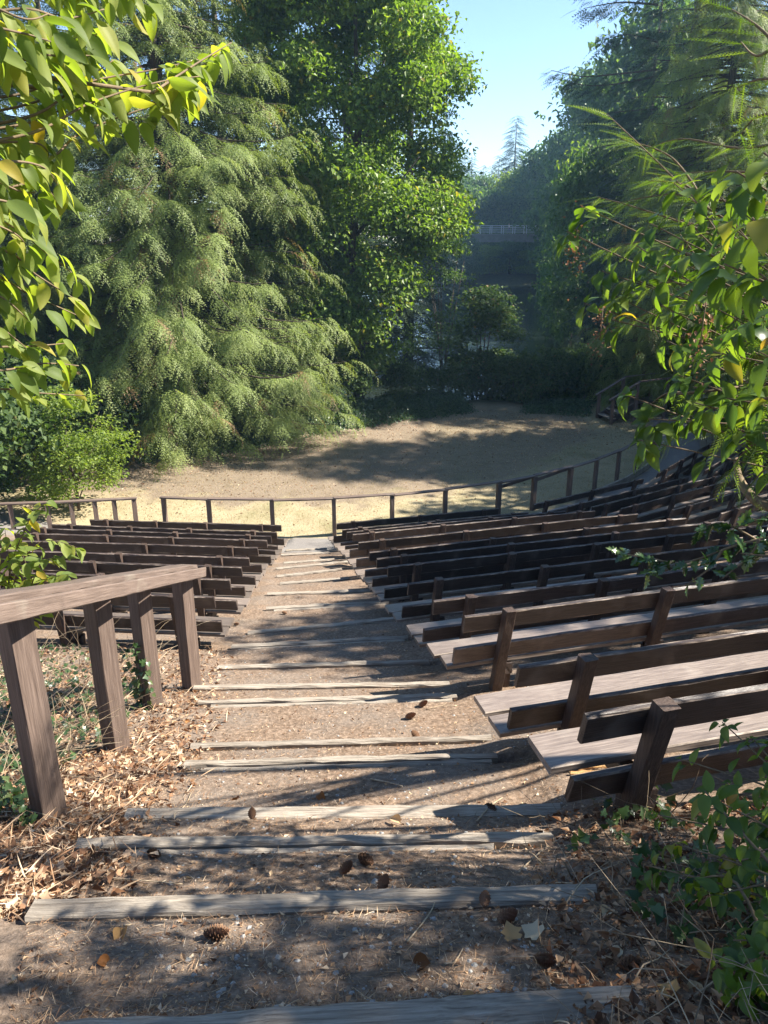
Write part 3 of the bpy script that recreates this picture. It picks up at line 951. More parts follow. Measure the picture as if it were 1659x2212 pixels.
def t_kite(asp=0.75, fold=0.12, droop=0.15):
    v = np.array([(0, 0, 0), (0.45, -asp / 2, fold), (1, 0, -droop), (0.45, asp / 2, fold)], float)
    return v, np.array([(0, 1, 2), (0, 2, 3)])


def t_star():
    """five-lobed maple or ivy outline as a small fan"""
    pts = [(0, 0), (-0.05, 0.34), (0.22, 0.24), (0.34, 0.62), (0.55, 0.26), (1.0, 0.0), (0.55, -0.26), (0.34, -0.62), (0.22, -0.24), (-0.05, -0.34)]
    v = [(x, y, 0.12 * abs(y) - 0.16 * x * x) for x, y in pts] + [(0.38, 0, 0.0)]
    c = len(v) - 1
    return np.array(v), np.array([(c, (k + 1) % 10, k) for k in range(10)])


FROND = t_frond()
FROND_S = t_frond(6, 0.36, 0.08, 0.2)
NEEDLE = t_frond(10, 0.26, 0.05, 0.10, 58.0)
KITE = t_kite()
STAR = t_star()


def leaf_outline(n, prof, droop=0.25, fold=0.18, wave=0.0, curl=0.0):
    """leaf blade with a folded midrib: prof(t) half-width along unit length; quads, two either side of the rib"""
    v, f = [], []
    for k in range(n + 1):
        t = k / n
        w = prof(t)
        a = droop * 1.6 * t
        x = (math.sin(a) / (droop * 1.6)) if droop else t
        z = -(1 - math.cos(a)) / (droop * 1.6) if droop else 0
        wv = wave * math.sin(t * 9)
        v += [(x, -w, z + fold * w + wv), (x, -w * 0.5, z + fold * 0.4 * w + wv * .4), (x, 0, z), (x, w * 0.5, z + fold * 0.4 * w - wv * .4), (x, w, z + fold * w - wv - curl * w)]
    for k in range(n):
        for j in range(4):
            a = k * 5 + j
            f.append((a, a + 5, a + 6, a + 1))
    return np.array(v), np.array(f)


def prof_oval(asp, tip=1.6):
    return lambda t: asp * (max(0.0, math.sin(math.pi * min(1, t ** 0.85)))) ** 0.8 * (1 - 0.35 * t ** tip) + 0.004


def t_fan(pts, fold=0.1, droop=0.1, mid=0.4):
    n = len(pts)
    v = [(x, y, fold * abs(y) - droop * x * x) for x, y in pts] + [(mid, 0, -droop * mid * mid)]
    return np.array(v, float), np.array([(n, k, (k + 1) % n) for k in range(n)])


HOLLY_PTS = [(0, 0), (0.10, -0.05), (0.16, -0.22), (0.26, -0.13), (0.36, -0.29), (0.47, -0.15), (0.60, -0.27), (0.70, -0.12), (0.82, -0.17), (0.88, -0.05), (1.04, 0),
             (0.88, 0.05), (0.82, 0.17), (0.70, 0.12), (0.60, 0.27), (0.47, 0.15), (0.36, 0.29), (0.26, 0.13), (0.16, 0.22), (0.10, 0.05)]
IVY_PTS = [(0.05, 0), (-0.10, -0.30), (0.05, -0.42), (0.22, -0.30), (0.36, -0.52), (0.55, -0.28), (0.75, -0.16), (1.0, 0), (0.75, 0.16), (0.55, 0.28), (0.36, 0.52), (0.22, 0.30), (0.05, 0.42), (-0.10, 0.30)]


# ------------------------------------------------------------------ trees
def rnd_tone(n, lo=0.0, hi=1.0):
    return RNG.uniform(lo, hi, n)


def limb(p0, p1, r0, r1, sag=0.0, n=6, wob=0.0):
    t = np.linspace(0, 1, n)[:, None]
    p = np.asarray(p0)[None] * (1 - t) + np.asarray(p1)[None] * t
    p[:, 2] -= (sag * np.sin(t * math.pi))[:, 0]
    if wob:
        p[1:-1] += RNG.normal(0, wob, (n - 2, 3))
    return tube(p, np.linspace(r0, r1, n), 5)


def conifer_meshes(name, Ht, Rad, h0, nb, nsp, frond, fs, mat, prof=0.8, droop=0.5, upturn=0.25, hang=0.7, trunk_r=0.35, fan=0.5, seed=0, inner=0.2, lean=0.0):
    """crown: limbs leave the trunk in all directions, sag and carry hanging sprays; returns (crown mesh, trunk mesh)"""
    rg = np.random.default_rng(seed)
    pos, dr, nm, sc, tn = [], [], [], [], []
    wood = [tube(np.array([[lean * h * h / Ht / Ht, 0.05 * math.sin(h), h] for h in np.linspace(-0.3, Ht * 0.97, 12)]), np.linspace(trunk_r, 0.03, 12), 9)]
    for b in range(nb):
        u = (b + rg.random()) / nb
        h = h0 + (Ht - h0) * (u ** 1.15) * 0.985
        az = b * 2.39996 + rg.normal(0, 0.3 if hang < 0.6 else 0.8)
        h = float(np.clip(h + (rg.normal(0, 0.7) if hang > 0.6 else 0), h0, Ht * 0.985))
        L = Rad * ((1 - (h - h0) / (Ht - h0)) ** prof * 0.95 + 0.05) * rg.uniform(0.72, 1.12)
        if h < h0 + 0.12 * (Ht - h0):
            L *= 0.8 + 0.2 * (h - h0) / (0.12 * (Ht - h0))
        o = np.array([math.cos(az), math.sin(az), 0])
        s_ = np.array([-o[1], o[0], 0])
        dd = droop * rg.uniform(0.7, 1.3)

        def P(s):
            return np.outer(L * s, o) + np.stack([0 * s, 0 * s, h + L * (0.12 * s - dd * s ** 1.6 + upturn * s ** 3.5)], 1)
        k = max(3, int(nsp * (L / Rad) ** 1.3 * rg.uniform(0.8, 1.2)))
        s = inner + (1 - inner) * rg.random(k) ** 0.75
        lat = rg.normal(0, 1, k) * fan * L * 0.32 * (0.25 + s * (1.25 - s))
        p = P(s) + np.outer(lat, s_)
        p[:, 2] -= np.abs(lat) * 0.35 + rg.random(k) * (0.25 * fan * hang if hang < 0.6 else 0.85)
        d = np.outer(0.55 + 0.3 * rg.random(k), o) + np.outer(np.sign(lat) * rg.random(k) * 0.8 + rg.normal(0, .25 if hang < 0.6 else 0.55, k), s_)
        d[:, 2] -= hang * rg.uniform(0.35, 1.4, k)
        pos.append(p)
        dr.append(d)
        nm.append(o[None] * 0.4 + np.array([0, 0, 1.0])[None] + rg.normal(0, 0.35, (k, 3)))
        sc.append(fs * rg.uniform(0.6, 1.25, k) * (1 if hang < 0.6 else rg.choice([0.7, 1.0, 1.35], k)) * (0.65 + 0.35 * L / Rad))
        tn.append(np.clip(rg.normal(0.5, 0.2, k) + rg.normal(0, 0.12), 0, 1))
        pts = P(np.linspace(0, 0.9, 6))
        wood.append(tube(pts, np.linspace(0.02 + 0.018 * L, 0.008, 6), 4))
    pos, dr, nm, sc, tn = map(np.concatenate, (pos, dr, nm, sc, tn))
    # leader sprays
    v, f, t = scatter(*frond, pos, frames(dr, nm), sc, tn)
    return mesh_np(name + '_crown', v, f, mat, t), tube_mesh(name + '_trunk', wood, M['bark'])


def blob_points(rg, n, lobes, shell=0.55):
    """points in the outer part of many overlapping lobes (cx,cy,cz,r): positions and outward directions"""
    w = np.array([l[3] ** 2 for l in lobes])
    pick = rg.choice(len(lobes), n, p=w / w.sum())
    c = np.array([l[:3] for l in lobes])[pick]
    r = np.array([l[3] for l in lobes])[pick]
    d = unit(rg.normal(0, 1, (n, 3)) + np.array([0, 0, 0.25]))
    q = r * (shell + (1 - shell) * rg.random(n) ** 0.6)
    p = c + d * q[:, None] * np.array([1, 1, 0.75])
    return p, d, pick


def broad_meshes(name, lobes, nleaf, size, mat, trunk, tmpl=KITE, seed=0, droop=0.5, stemmat='bark', shell=0.45):
    """crown of single leaves set in layers on many lobes; trunk: list of (polyline, r0, r1)"""
    rg = np.random.default_rng(seed)
    p, d, pick = blob_points(rg, nleaf, lobes, shell)
    # gather into flattish sprays so that the lit tops and dark undersides separate
    cell = size * 4.5
    nc = max(20, nleaf // 55)
    cc = p[rg.integers(0, nleaf, nc)]
    own = rg.integers(0, nc, nleaf)
    near = rg.random(nleaf) < 0.72
    spread = np.clip(rg.normal(0, 1, p.shape), -1.7, 1.7) * np.array([1.7, 1.7, 0.75]) * size * 1.2
    p = np.where(near[:, None], cc[own] + spread, p)
    dr = d * np.array([1, 1, 0.3]) + rg.normal(0, 0.55, p.shape)
    dr[:, 2] -= droop
    up = d * 0.5 + np.array([0, 0, 1.0]) + rg.normal(0, 0.3, p.shape)
    lt = np.random.default_rng(seed + 1).normal(0, 0.13, len(lobes))[pick]
    tn = np.clip(rg.normal(0.48, 0.2, nleaf) + lt, 0, 1)
    v, f, t = scatter(*tmpl, p, frames(dr, up), size * rg.uniform(0.65, 1.25, nleaf), tn)
    wood = []
    for pts, r0, r1 in trunk:
        pts = np.asarray(pts, float)
        wood.append(tube(pts, np.linspace(r0, r1, len(pts)), 7))
    return mesh_np(name + '_crown', v, f, mat, t), tube_mesh(name + '_trunk', wood, M[stemmat])


def lobes_in(rg, n, cx, cy, z0, z1, rad, rl, taper=0.7, hollow=0.3, low=0.18):
    out = []
    for k in range(n):
        u = rg.random() ** 0.9
        z = z0 + (z1 - z0) * u
        R = rad * math.sin(math.pi * (low + (0.98 - low) * u)) ** taper
        a = rg.uniform(0, 6.283)
        q = R * (hollow + (1 - hollow) * rg.random() ** 0.5)
        out.append((cx + q * math.cos(a), cy + q * math.sin(a), z, rl * rg.uniform(0.6, 1.25)))
    return out


def plant(name, label, cat, loc, meshes, rz=0.0, scale=1.0, group=None, trunk='trunk', crown='crown'):
    t = thing(name, label, cat, loc, rz, group)
    t.scale = (scale,) * 3 if np.ndim(scale) == 0 else tuple(scale)
    if meshes[1] is not None:
        link(trunk, meshes[1], t)
    link(crown, meshes[0], t)
    globals()['plant_last'] = t
    return t


def drooping_cedar(name, Ht, Rad, h0, nb, nsub, nfr, mat, seed=3, prof=0.66):
    """limbs that sag and lift at the tip; each carries flat, feathered side branches hanging from it, each of these set with sprays"""
    rg = np.random.default_rng(seed)
    pos, dr, nm, sc, tn = [], [], [], [], []
    wood = [tube(np.array([[0.1 * math.sin(h * .3), 0.05 * math.sin(h), h] for h in np.linspace(-0.3, Ht * 0.97, 12)]), np.linspace(0.45, 0.03, 12), 9)]
    for b in range(nb):
        h = float(h0 + (Ht - h0) * rg.random() ** 1.15 * 0.985)
        az = rg.uniform(0, 6.2832)
        L = Rad * ((1 - (h - h0) / (Ht - h0)) ** prof * 0.95 + 0.05) * rg.choice([0.62, 0.85, 1.0, 1.12]) * rg.uniform(0.9, 1.08)
        if h < h0 + 1.5:
            L *= 0.85
        o = np.array([math.cos(az), math.sin(az), 0])
        s_ = np.array([-o[1], o[0], 0])
        dd = 0.42 * rg.uniform(0.7, 1.3)
        up_ = 0.18 * rg.uniform(0.3, 1.6)

        def P(s):
            return np.outer(L * s, o) + np.stack([0 * s, 0 * s, h + L * (0.14 * s - dd * s ** 1.6 + up_ * s ** 3.5)], 1)
        wood.append(tube(P(np.linspace(0, 0.97, 7)), np.linspace(0.012 + 0.010 * L, 0.004, 7), 4))
        k = max(4, int(nsub * (L / Rad) ** 0.9 * rg.uniform(0.85, 1.15)))
        btone = rg.normal(0, 0.10)
        ss = np.sort(0.22 + 0.78 * rg.random(k) ** 0.8)
        for j, s in enumerate(ss):
            q0 = P(np.array([s]))[0]
            side = (1 if j % 2 else -1) * rg.uniform(0.15, 1.0)
            d0 = unit(o * rg.uniform(0.5, 1.1) + s_ * side + np.array([0, 0, rg.uniform(-.15, .25)]))
            l = rg.uniform(0.75, 1.7) * (1.05 - 0.35 * s) * (0.45 + 0.55 * (L / Rad))
            fall = rg.uniform(0.45, 1.1)
            m = max(5, int(nfr * l))
            t = (np.arange(m) + rg.random(m)) / m
            p = q0[None] + np.outer(t * l, d0) + np.stack([0 * t, 0 * t, -fall * l * t ** 2], 1)
            tg = unit(d0[None] * l + np.stack([0 * t, 0 * t, -2 * fall * l * t], 1))
            sd = unit(np.cross(np.array([0, 0, 1.0]), tg))
            sg = np.where(np.arange(m) % 2 == 0, 1.0, -1.0)[:, None]
            pos.append(p)
            dr.append(tg * rg.uniform(.5, 1.0, (m, 1)) + sd * sg * rg.uniform(.3, .95, (m, 1)) - np.array([0, 0, 1.0]) * rg.uniform(0.0, .55, (m, 1)))
            nm.append(np.cross(tg, sd) + rg.normal(0, .22, (m, 3)))
            sc.append(0.47 * rg.uniform(.7, 1.2, m) * (1.0 - 0.45 * t))
            tn.append(np.clip(0.5 + btone + rg.normal(0, .10) + rg.normal(0, .10, m) + 0.14 * t, 0, 0.93))
            if rg.random() < 0.03:
                tn[-1] = np.full(m, 1.0)
    pos, dr, nm, sc, tn = map(np.concatenate, (pos, dr, nm, sc, tn))
    v, f, t = scatter(*t_frond(4, 0.42, 0.10, 0.22, 42.0), pos, frames(dr, nm), sc, tn)
    return mesh_np(name + '_crown', v, f, mat, t), tube_mesh(name + '_trunk', wood, M['bark'])


# --- the great drooping cedars at the back left of the lawn
CEDAR = drooping_cedar('cedar', 25.0, 6.6, 1.2, 880, 26, 14, M['cedar'])
c1 = at(415, 985, 31.0)
plant('cedar_tree', 'huge drooping pale green cedar filling the middle left behind the lawn', 'cedar', (c1[0], c1[1], 0.0), CEDAR, 0.6, 1.0)
c2 = at(20, 985, 30.5)
plant('cedar_tree', 'darker drooping cedar at the left edge behind the cherry leaves', 'cedar', (c2[0], c2[1], 0.2), CEDAR, 2.9, (0.98, 0.98, 0.9))

# --- the maple at the centre
rg = np.random.default_rng(21)
lob = lobes_in(rg, 190, -0.6, 0, 2.0, 21.0, 4.8, 1.15, 0.7, 0.3, 0.06)
mtr = [([(0, 0, -0.3), (0.1, 0, 3), (-0.2, 0.1, 7), (0.1, 0, 12), (0, 0, 18)], 0.30, 0.05)]
for k in range(16):
    a = rg.uniform(0, 6.28)
    h = rg.uniform(2, 14)
    R = rg.uniform(2.2, 4.2)
    mtr.append(([(0, 0, h), (R * .5 * math.cos(a), R * .5 * math.sin(a), h + 1.3), (R * math.cos(a), R * math.sin(a), h + 2.8)], 0.09, 0.015))
MAPLE = broad_meshes('maple', lob, 150000, 0.20, M['maple'], mtr, STAR if False else KITE, 5, 0.55)
m1 = at(775, 900, 36.0)
plant('maple_tree', 'tall bright green maple standing at the centre behind the lawn', 'maple', (m1[0], m1[1], 0.0), MAPLE, 0.4, (1.0, 1.0, 1.02))

# --- thin alder clump between the maple and the water
rg = np.random.default_rng(31)
lob = lobes_in(rg, 30, 0, 0, 1.0, 9.5, 2.1, 0.75, 0.5, 0.2)
atr = []
for k in range(6):
    a = rg.uniform(0, 6.28)
    atr.append(([(0.1 * k - .3, 0, -0.6), (0.3 * math.cos(a), 0.3 * math.sin(a), 3), (1.3 * math.cos(a), 1.0 * math.sin(a), 8)], 0.055, 0.012))
ALDER = broad_meshes('alder', lob, 3600, 0.18, M['broad'], atr, KITE, 7, 0.4)
a1 = at(955, 880, 39.0)
plant('alder_tree', 'thin stemmed dark alder with pond water glinting through it', 'alder', (a1[0], a1[1], -0.2), ALDER, 0.0, (0.75, 0.75, 0.85))
rg = np.random.default_rng(33)
lob = lobes_in(rg, 34, 0, 0, 0.3, 6.2, 1.25, 0.6, 0.5, 0.2)
ALDER2 = broad_meshes('sapling clump', lob, 8500, 0.16, M['bush'], [([(.2 * k - .3, .1 * k, -.4), (.25 * k - .4, .1, 2.5), (.4 * k - .7, .1 * k, 5.6)], .04, .01) for k in range(4)], KITE, 17, 0.4)
a2 = at(1040, 880, 40.5)
plant('alder_tree', 'narrow dark sapling just right of the glinting water', 'alder', (a2[0], a2[1], -0.2), ALDER2, 2.0, (1.25, 1.25, 0.9))

# --- dark firs
FIR = conifer_meshes('fir', 30.0, 4.2, 1.5, 130, 62, FROND_S, 1.15, M['fir'], prof=0.75, droop=0.18, upturn=0.06, hang=0.35, trunk_r=0.42, fan=0.7, seed=9)
FIR2 = conifer_meshes('ragged fir', 33.0, 5.6, 2.0, 150, 130, FROND_S, 1.2, M['fir'], prof=0.62, droop=0.15, upturn=0.12, hang=0.30, trunk_r=0.5, fan=0.7, seed=10)
FIR_SPOTS = [
    (640, 45, FIR, 0.9, 'dark blue fir rising behind the maple on its left'),
    (760, 48, FIR2, 0.9, 'ragged dark fir hidden behind the top of the maple'),
    (880, 50, FIR, 0.97, 'dark blue fir showing its boughs beside the maple top against the sky'),
    (200, 40, FIR, 0.85, 'dark fir behind the gap between the two drooping cedars'),
    (520, 42, FIR2, 0.85, 'dark fir behind the great drooping cedar'),
    (1400, 50, FIR2, 0.95, 'tall ragged fir with a long bough reaching left into the sky'),
    (1570, 52, FIR, 1.05, 'tall dark fir at the top right edge'),
    (1690, 49, FIR2, 0.9, 'dark fir at the right edge behind the shrub leaves'),
    (1330, 46, FIR, 0.42, 'small dark fir behind the wooden stairs'),
    (1420, 43, FIR, 0.50, 'dark fir above the wooden stairs'),
    (1335, 55, FIR, 0.85, 'dark fir between the long boughed one and the leafy bank'),
    (1290, 62, FIR, 0.55, 'dark fir on the right bank of the pond'),
]
for x, y, lab in ((20.5, 29.2, 'tall ragged fir right of the third bench block, outside the picture, shading the lawn'),):  # unseen tree, placed and kept low for the shade it throws
    plant('fir_tree', lab, 'fir', (x, y, H(x, y) - .2), FIR2, x + y, (1.0, 1.0, 0.68), 'dark firs round the amphitheatre')
for px, Y, ms, sc_, lab in FIR_SPOTS:
    p = at(px, 900, Y)
    plant('fir_tree', lab, 'fir', (p[0], p[1], H(p[0], p[1]) - 0.2), ms, px * 0.7, sc_, 'dark firs round the amphitheatre')
    if px == 1400:
        fir_loc = np.array([p[0], p[1], H(p[0], p[1]) - 0.2])
        FIR_LONG = plant_last

# --- pale hanging cedar at upper right
c3 = at(1480, 900, 37.0)
plant('cedar_tree', 'pale hanging cedar in front of the dark firs at the upper right', 'cedar', (c3[0], c3[1], H(c3[0], c3[1]) - 0.2), CEDAR, 4.1, (0.74, 0.74, 1.05))

# --- broadleaf trees along the right shore and far trees
rg = np.random.default_rng(41)
lob = lobes_in(rg, 40, 0, 0, 1.2, 12.0, 4.0, 1.6, 0.5, 0.3)
SHORE = broad_meshes('shore tree', lob, 9500, 0.42, M['broad'], [([(0, 0, -.5), (0.2, 0, 4), (0, 0.2, 9)], 0.22, 0.06)], KITE, 8, 0.4)
lob = lobes_in(rg, 34, 0, 0, 1.0, 10.0, 3.6, 1.5, 0.45, 0.3)
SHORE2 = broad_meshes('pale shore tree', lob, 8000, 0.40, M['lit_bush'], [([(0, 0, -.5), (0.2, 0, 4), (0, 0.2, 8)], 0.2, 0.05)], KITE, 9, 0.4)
FARFIR = conifer_meshes('far fir', 27.0, 4.6, 1.0, 150, 46, FROND_S, 2.3, M['fir'], prof=0.8, droop=0.15, upturn=0.05, hang=0.25, trunk_r=0.4, fan=0.8, seed=14)
SHORE_SPOTS = [(1240, 66, 0.55, 0), (1228, 84, 0.6, 0), (1272, 58, 0.80, 0), (1292, 72, 1.0, 0), (1335, 80, 1.35, 0), (1285, 92, 1.2, 1), (1258, 105, 1.15, 0), (1238, 118, 1.1, 0), (1222, 130, 1.0, 1), (1200, 142, 0.9, 0), (1305, 112, 1.8, 0),
               (1375, 85, 1.6, 0), (1140, 143, 0.42, 1), (1098, 144, 0.40, 0), (1055, 143, 0.40, 1), (1010, 139, 0.55, 0), (960, 138, 0.9, 0),
               (1112, 166, 1.45, 1), (1070, 168, 1.05, 1), (1160, 162, 1.5, 0), (1030, 172, 1.1, 0), (975, 175, 1.4, 0), (1205, 156, 1.7, 0), (1255, 140, 1.9, 0), (1090, 160, 1.05, 0), (1048, 161, 1.0, 0), (1138, 158, 1.15, 0), (1000, 158, 1.2, 0), (1180, 175, 1.9, 1)]
for k, (px, Y, sc_, kind) in enumerate(SHORE_SPOTS):
    p = at(px, 620, Y)
    where = ('on the right bank of the pond' if Y < 130 else 'below the far footbridge' if Y < 150 else 'behind the far footbridge')
    near_what = {1272: ', the nearest one', 1335: ' behind the near fir', 1375: ', farthest right', 1200: ' touching the bridge end', 1255: ', the biggest'}.get(px, '')
    plant('shore_tree', '%s leafy tree %s%s' % ('pale yellow green' if kind else 'hazy blue green', where, near_what), 'tree',
          (p[0], p[1], max(H(p[0], p[1]), WATER_Z) - 0.3), (SHORE, SHORE2)[kind], k * 1.3, (sc_ * (1.7 if sc_ < 0.5 else 1), sc_ * (1.7 if sc_ < 0.5 else 1), sc_ * (1.0 + 0.12 * (k % 3)) * (1.12 if Y < 135 else 1.0)), 'hazy trees %s' % where)
FAR_SPOTS = [(1105, 200, 1.22), (1072, 205, 0.92), (1040, 215, 0.86), (1015, 210, 0.92), (1130, 215, 0.85), (1150, 205, 0.95), (1178, 195, 1.02), (1058, 225, 0.88), (1000, 220, 1.0),
             (1120, 230, 0.8), (1088, 222, 0.85), (970, 205, 1.1), (1200, 190, 1.1), (1235, 180, 1.2), (1262, 100, 0.72), (1310, 88, 0.80), (1226, 126, 0.72), (1030, 200, 0.75), (1160, 220, 0.9)]
for k, (px, Y, sc_) in enumerate(FAR_SPOTS):
    p = at(px, 480, Y)
    lab = 'single tall fir spire standing above the far treeline' if k == 0 else 'broad dark fir just left of the tall spire' if k == 1 else 'dark fir rising among the leafy trees of the right bank' if Y < 130 else 'hazy blue fir in the far treeline beyond the bridge'
    plant('far_fir', lab, 'fir', (p[0], p[1], H(p[0], p[1]) - 0.3), FARFIR, k * 0.9, (sc_, sc_, sc_), 'firs of the far treeline')

# --- bushes round the lawn
rg = np.random.default_rng(51)
lob = lobes_in(rg, 26, 0, 0, 0.25, 2.3, 1.35, 0.6, 0.5, 0.2)
BUSH = broad_meshes('bush', lob, 6500, 0.13, M['bush'], [([(0, 0, -.2), (.1, .1, 1), (.3, 0, 2)], 0.04, 0.01), ([(0, 0, -.2), (-.2, .1, 1), (-.5, .2, 1.9)], 0.035, 0.01)], KITE, 11, 0.35)
BUSH_SPOTS = [(1110, 905, 37.8, 0.95, 'rounded dark bush beside the gap in the lawn edge'), (1165, 895, 39.0, 1.1, 'dark green bush behind the right end of the lawn'),
              (1220, 890, 40.0, 1.25, 'tall shaded bush left of the wooden stairs'), (1265, 880, 41.5, 1.6, 'shaded bush directly behind the wooden stairs'),
              (1070, 890, 40.0, 1.2, 'dark bush at the foot of the alder saplings'), (1330, 870, 40.0, 1.5, 'dark bush behind the stair landing'),
              (1150, 850, 42.0, 1.3, 'high leafy bush in front of the open water'), (1390, 900, 38.0, 1.6, 'dark bush right of the stair landing'),
              (730, 925, 34.0, 1.0, 'dark bush at the foot of the maple'), (870, 905, 36.5, 0.8, 'low dark bush between the maple and the alders'),
              (640, 930, 32.0, 0.7, 'small dry bush at the edge of the lawn below the cedar tips'), (960, 893, 38.0, 0.75, 'low bush in front of the glinting water'),
              (60, 990, 25.5, 1.7, 'dark bush below the left cedar'), (-70, 1020, 21.0, 1.6, 'big dark bush at the left edge behind the short railing'), (310, 990, 30.5, 1.2, 'dark bush in the shade under the great cedar')]
for px, py, Y, sc_, lab in BUSH_SPOTS:
    p = at(px, py, Y)
    plant('bush', lab, 'bush', (p[0], p[1], H(p[0], p[1]) - 0.1), BUSH, px * 0.37, sc_, 'bushes round the lawn', trunk='stem', crown='foliage')

# --- sunlit small tree by the short railing
rg = np.random.default_rng(61)
lob = lobes_in(rg, 40, 0, 0, 0.9, 4.6, 1.55, 0.55, 0.45, 0.3)
ltr = [([(0, 0, -.3), (0.05, 0, 1.0), (-.1, .1, 2.4), (0, 0, 4)], 0.06, 0.015)]
for k in range(7):
    a = rg.uniform(0, 6.28)
    ltr.append(([(0, 0, 0.3 + .2 * k), (.6 * math.cos(a), .6 * math.sin(a), 1.3 + .25 * k), (1.3 * math.cos(a), 1.3 * math.sin(a), 2.0 + .3 * k)], 0.025, 0.006))
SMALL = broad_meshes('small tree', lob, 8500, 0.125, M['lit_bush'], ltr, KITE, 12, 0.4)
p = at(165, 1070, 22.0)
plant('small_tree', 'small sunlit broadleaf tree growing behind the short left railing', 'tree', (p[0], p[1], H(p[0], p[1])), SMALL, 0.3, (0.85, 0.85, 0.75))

# --- ivy covering the ground behind the lawn
rg = np.random.default_rng(71)


def ivy_patch(label, pts, n, hmax, width):
    pts = np.array(pts, float)
    k = rg.integers(0, len(pts) - 1, n)
    u = rg.random(n)[:, None]
    c = pts[k] * (1 - u) + pts[k + 1] * u
    off = rg.random(n) ** 0.8 * width
    d = unit(pts[k + 1] - pts[k])
    nrm = np.stack([-d[:, 1], d[:, 0]], 1)
    xy = c + nrm * off[:, None] + rg.normal(0, 0.12, (n, 2))
    hh = hmax * (0.12 + 0.88 * sstep(0.0, 0.75, off / width)) * (0.7 + 0.3 * wobble(xy[:, 0], xy[:, 1], 2.5, 5))
    z = height(xy[:, 0], xy[:, 1], False) + hh * rg.random(n) ** 0.35
    p = np.column_stack([xy, z])
    dr = rg.normal(0, 0.6, (n, 3)) + np.column_stack([-nrm, np.full(n, -0.35)])
    up = np.column_stack([-nrm * 0.5, np.ones(n)]) + rg.normal(0, .3, (n, 3))
    v, f, t = scatter(*KITE, p, frames(dr, up), 0.115 * rg.uniform(.6, 1.3, n), rnd_tone(n))
    o = link('ivy_ground_cover', mesh_np('ivy_ground_cover', v, f, M['ivy'], t))
    return tag(o, label, 'ivy', kind='stuff')


ivy_patch('low dark ivy mound along the lawn edge below the maple', [EDGE[4] + (-.3, 0), EDGE[5], EDGE[6] + (-.35, 0)], 15000, 0.95, 2.2)
ivy_patch('low shaded ivy along the lawn edge under the cedar', [EDGE[0], EDGE[1], EDGE[2], EDGE[3], EDGE[4] + (-.6, 0)], 15000, 0.45, 2.6)
ivy_patch('sparse ground ivy between the bushes and the stairs', [EDGE[7], EDGE[8] - (.3, 0)], 3500, 0.25, 2.5)

# --- trees standing on the slope to the right of the benches, mostly out of the picture: they shade the seats
rg = np.random.default_rng(81)
lob = lobes_in(rg, 55, 0, 0, 4.5, 13.5, 4.2, 1.3, 0.5, 0.25)
SLOPE = broad_meshes('slope tree', lob, 13000, 0.30, M['broad'], [([(0, 0, -.5), (0.2, 0, 4), (0, 0.2, 11)], 0.25, 0.05)], KITE, 13, 0.4)
SLOPE_SPOTS = [(13.0, 9.9, 0.80), (19.5, 19.4, 1.05), (21.5, 27.8, 1.05), (8.3, 0.5, 0.62)]
SLOPE_LAB = ['above the shaded middle rows', 'beside the second block of benches', 'beside the third block of benches', 'above the top of the aisle']
for (x, y, s), lab in zip(SLOPE_SPOTS, SLOPE_LAB):
    plant('slope_tree', 'leafy shade tree %s, outside the picture' % lab, 'tree', (x, y, H(x, y) - .2), SLOPE, x, s, 'trees on the slope right of the benches')

# ------------------------------------------------------------------ near plants: leaves that can be told apart are parts
def quads_to_tris(f):
    return np.concatenate([f[:, [0, 1, 2]], f[:, [0, 2, 3]]]) if f.shape[1] == 4 else f


def leaf_variants(name, mat, gens):
    out = []
    for v, f in gens:
        out.append(mesh_np(name, v, f, mat, None, True))
    return out


OVAL = [leaf_outline(8, prof_oval(0.25), d, 0.30, wv) for d, wv in ((0.25, .006), (0.5, .012), (0.75, -.008), (0.12, 0.01))]
LONG = [leaf_outline(8, prof_oval(0.255, 1.3), d, 0.25, wv) for d, wv in ((0.2, 0.0), (0.45, .006), (0.8, .004), (1.0, -.006))]
CHERRY_LEAF = leaf_variants('leaf', M['cherry'], OVAL)
RHODO_LEAF = leaf_variants('leaf', M['rhodo'], LONG)
HOLLY_LEAF = leaf_variants('leaf', M['holly'], [t_fan(HOLLY_PTS, 0.35, 0.15), t_fan([(x, y * 1.15) for x, y in HOLLY_PTS], 0.15, 0.3), t_fan(HOLLY_PTS, -0.1, -0.1)])
IVY_LEAF = leaf_variants('leaf', M['ivy_leaf'], [t_fan(IVY_PTS, 0.12, 0.15, 0.25), t_fan([(x, y * 0.9) for x, y in IVY_PTS], 0.25, 0.3, 0.25)])
DEAD_LEAF = leaf_variants('fallen_leaf', M['dead_leaf'], [leaf_outline(6, prof_oval(0.30), 1.0, 0.8, 0.03), leaf_outline(6, prof_oval(0.34), 0.6, 1.1, -0.04), t_fan([(x, y * 1.2) for x, y in IVY_PTS], 0.5, -0.25, 0.3)])


def place(o, p, R, s):
    m = Matrix.Identity(4)
    for i in range(3):
        for j in range(3):
            m[i][j] = float(R[i, j] * s)
    m.translation = Vector([float(c) for c in p])
    o.matrix_basis = m


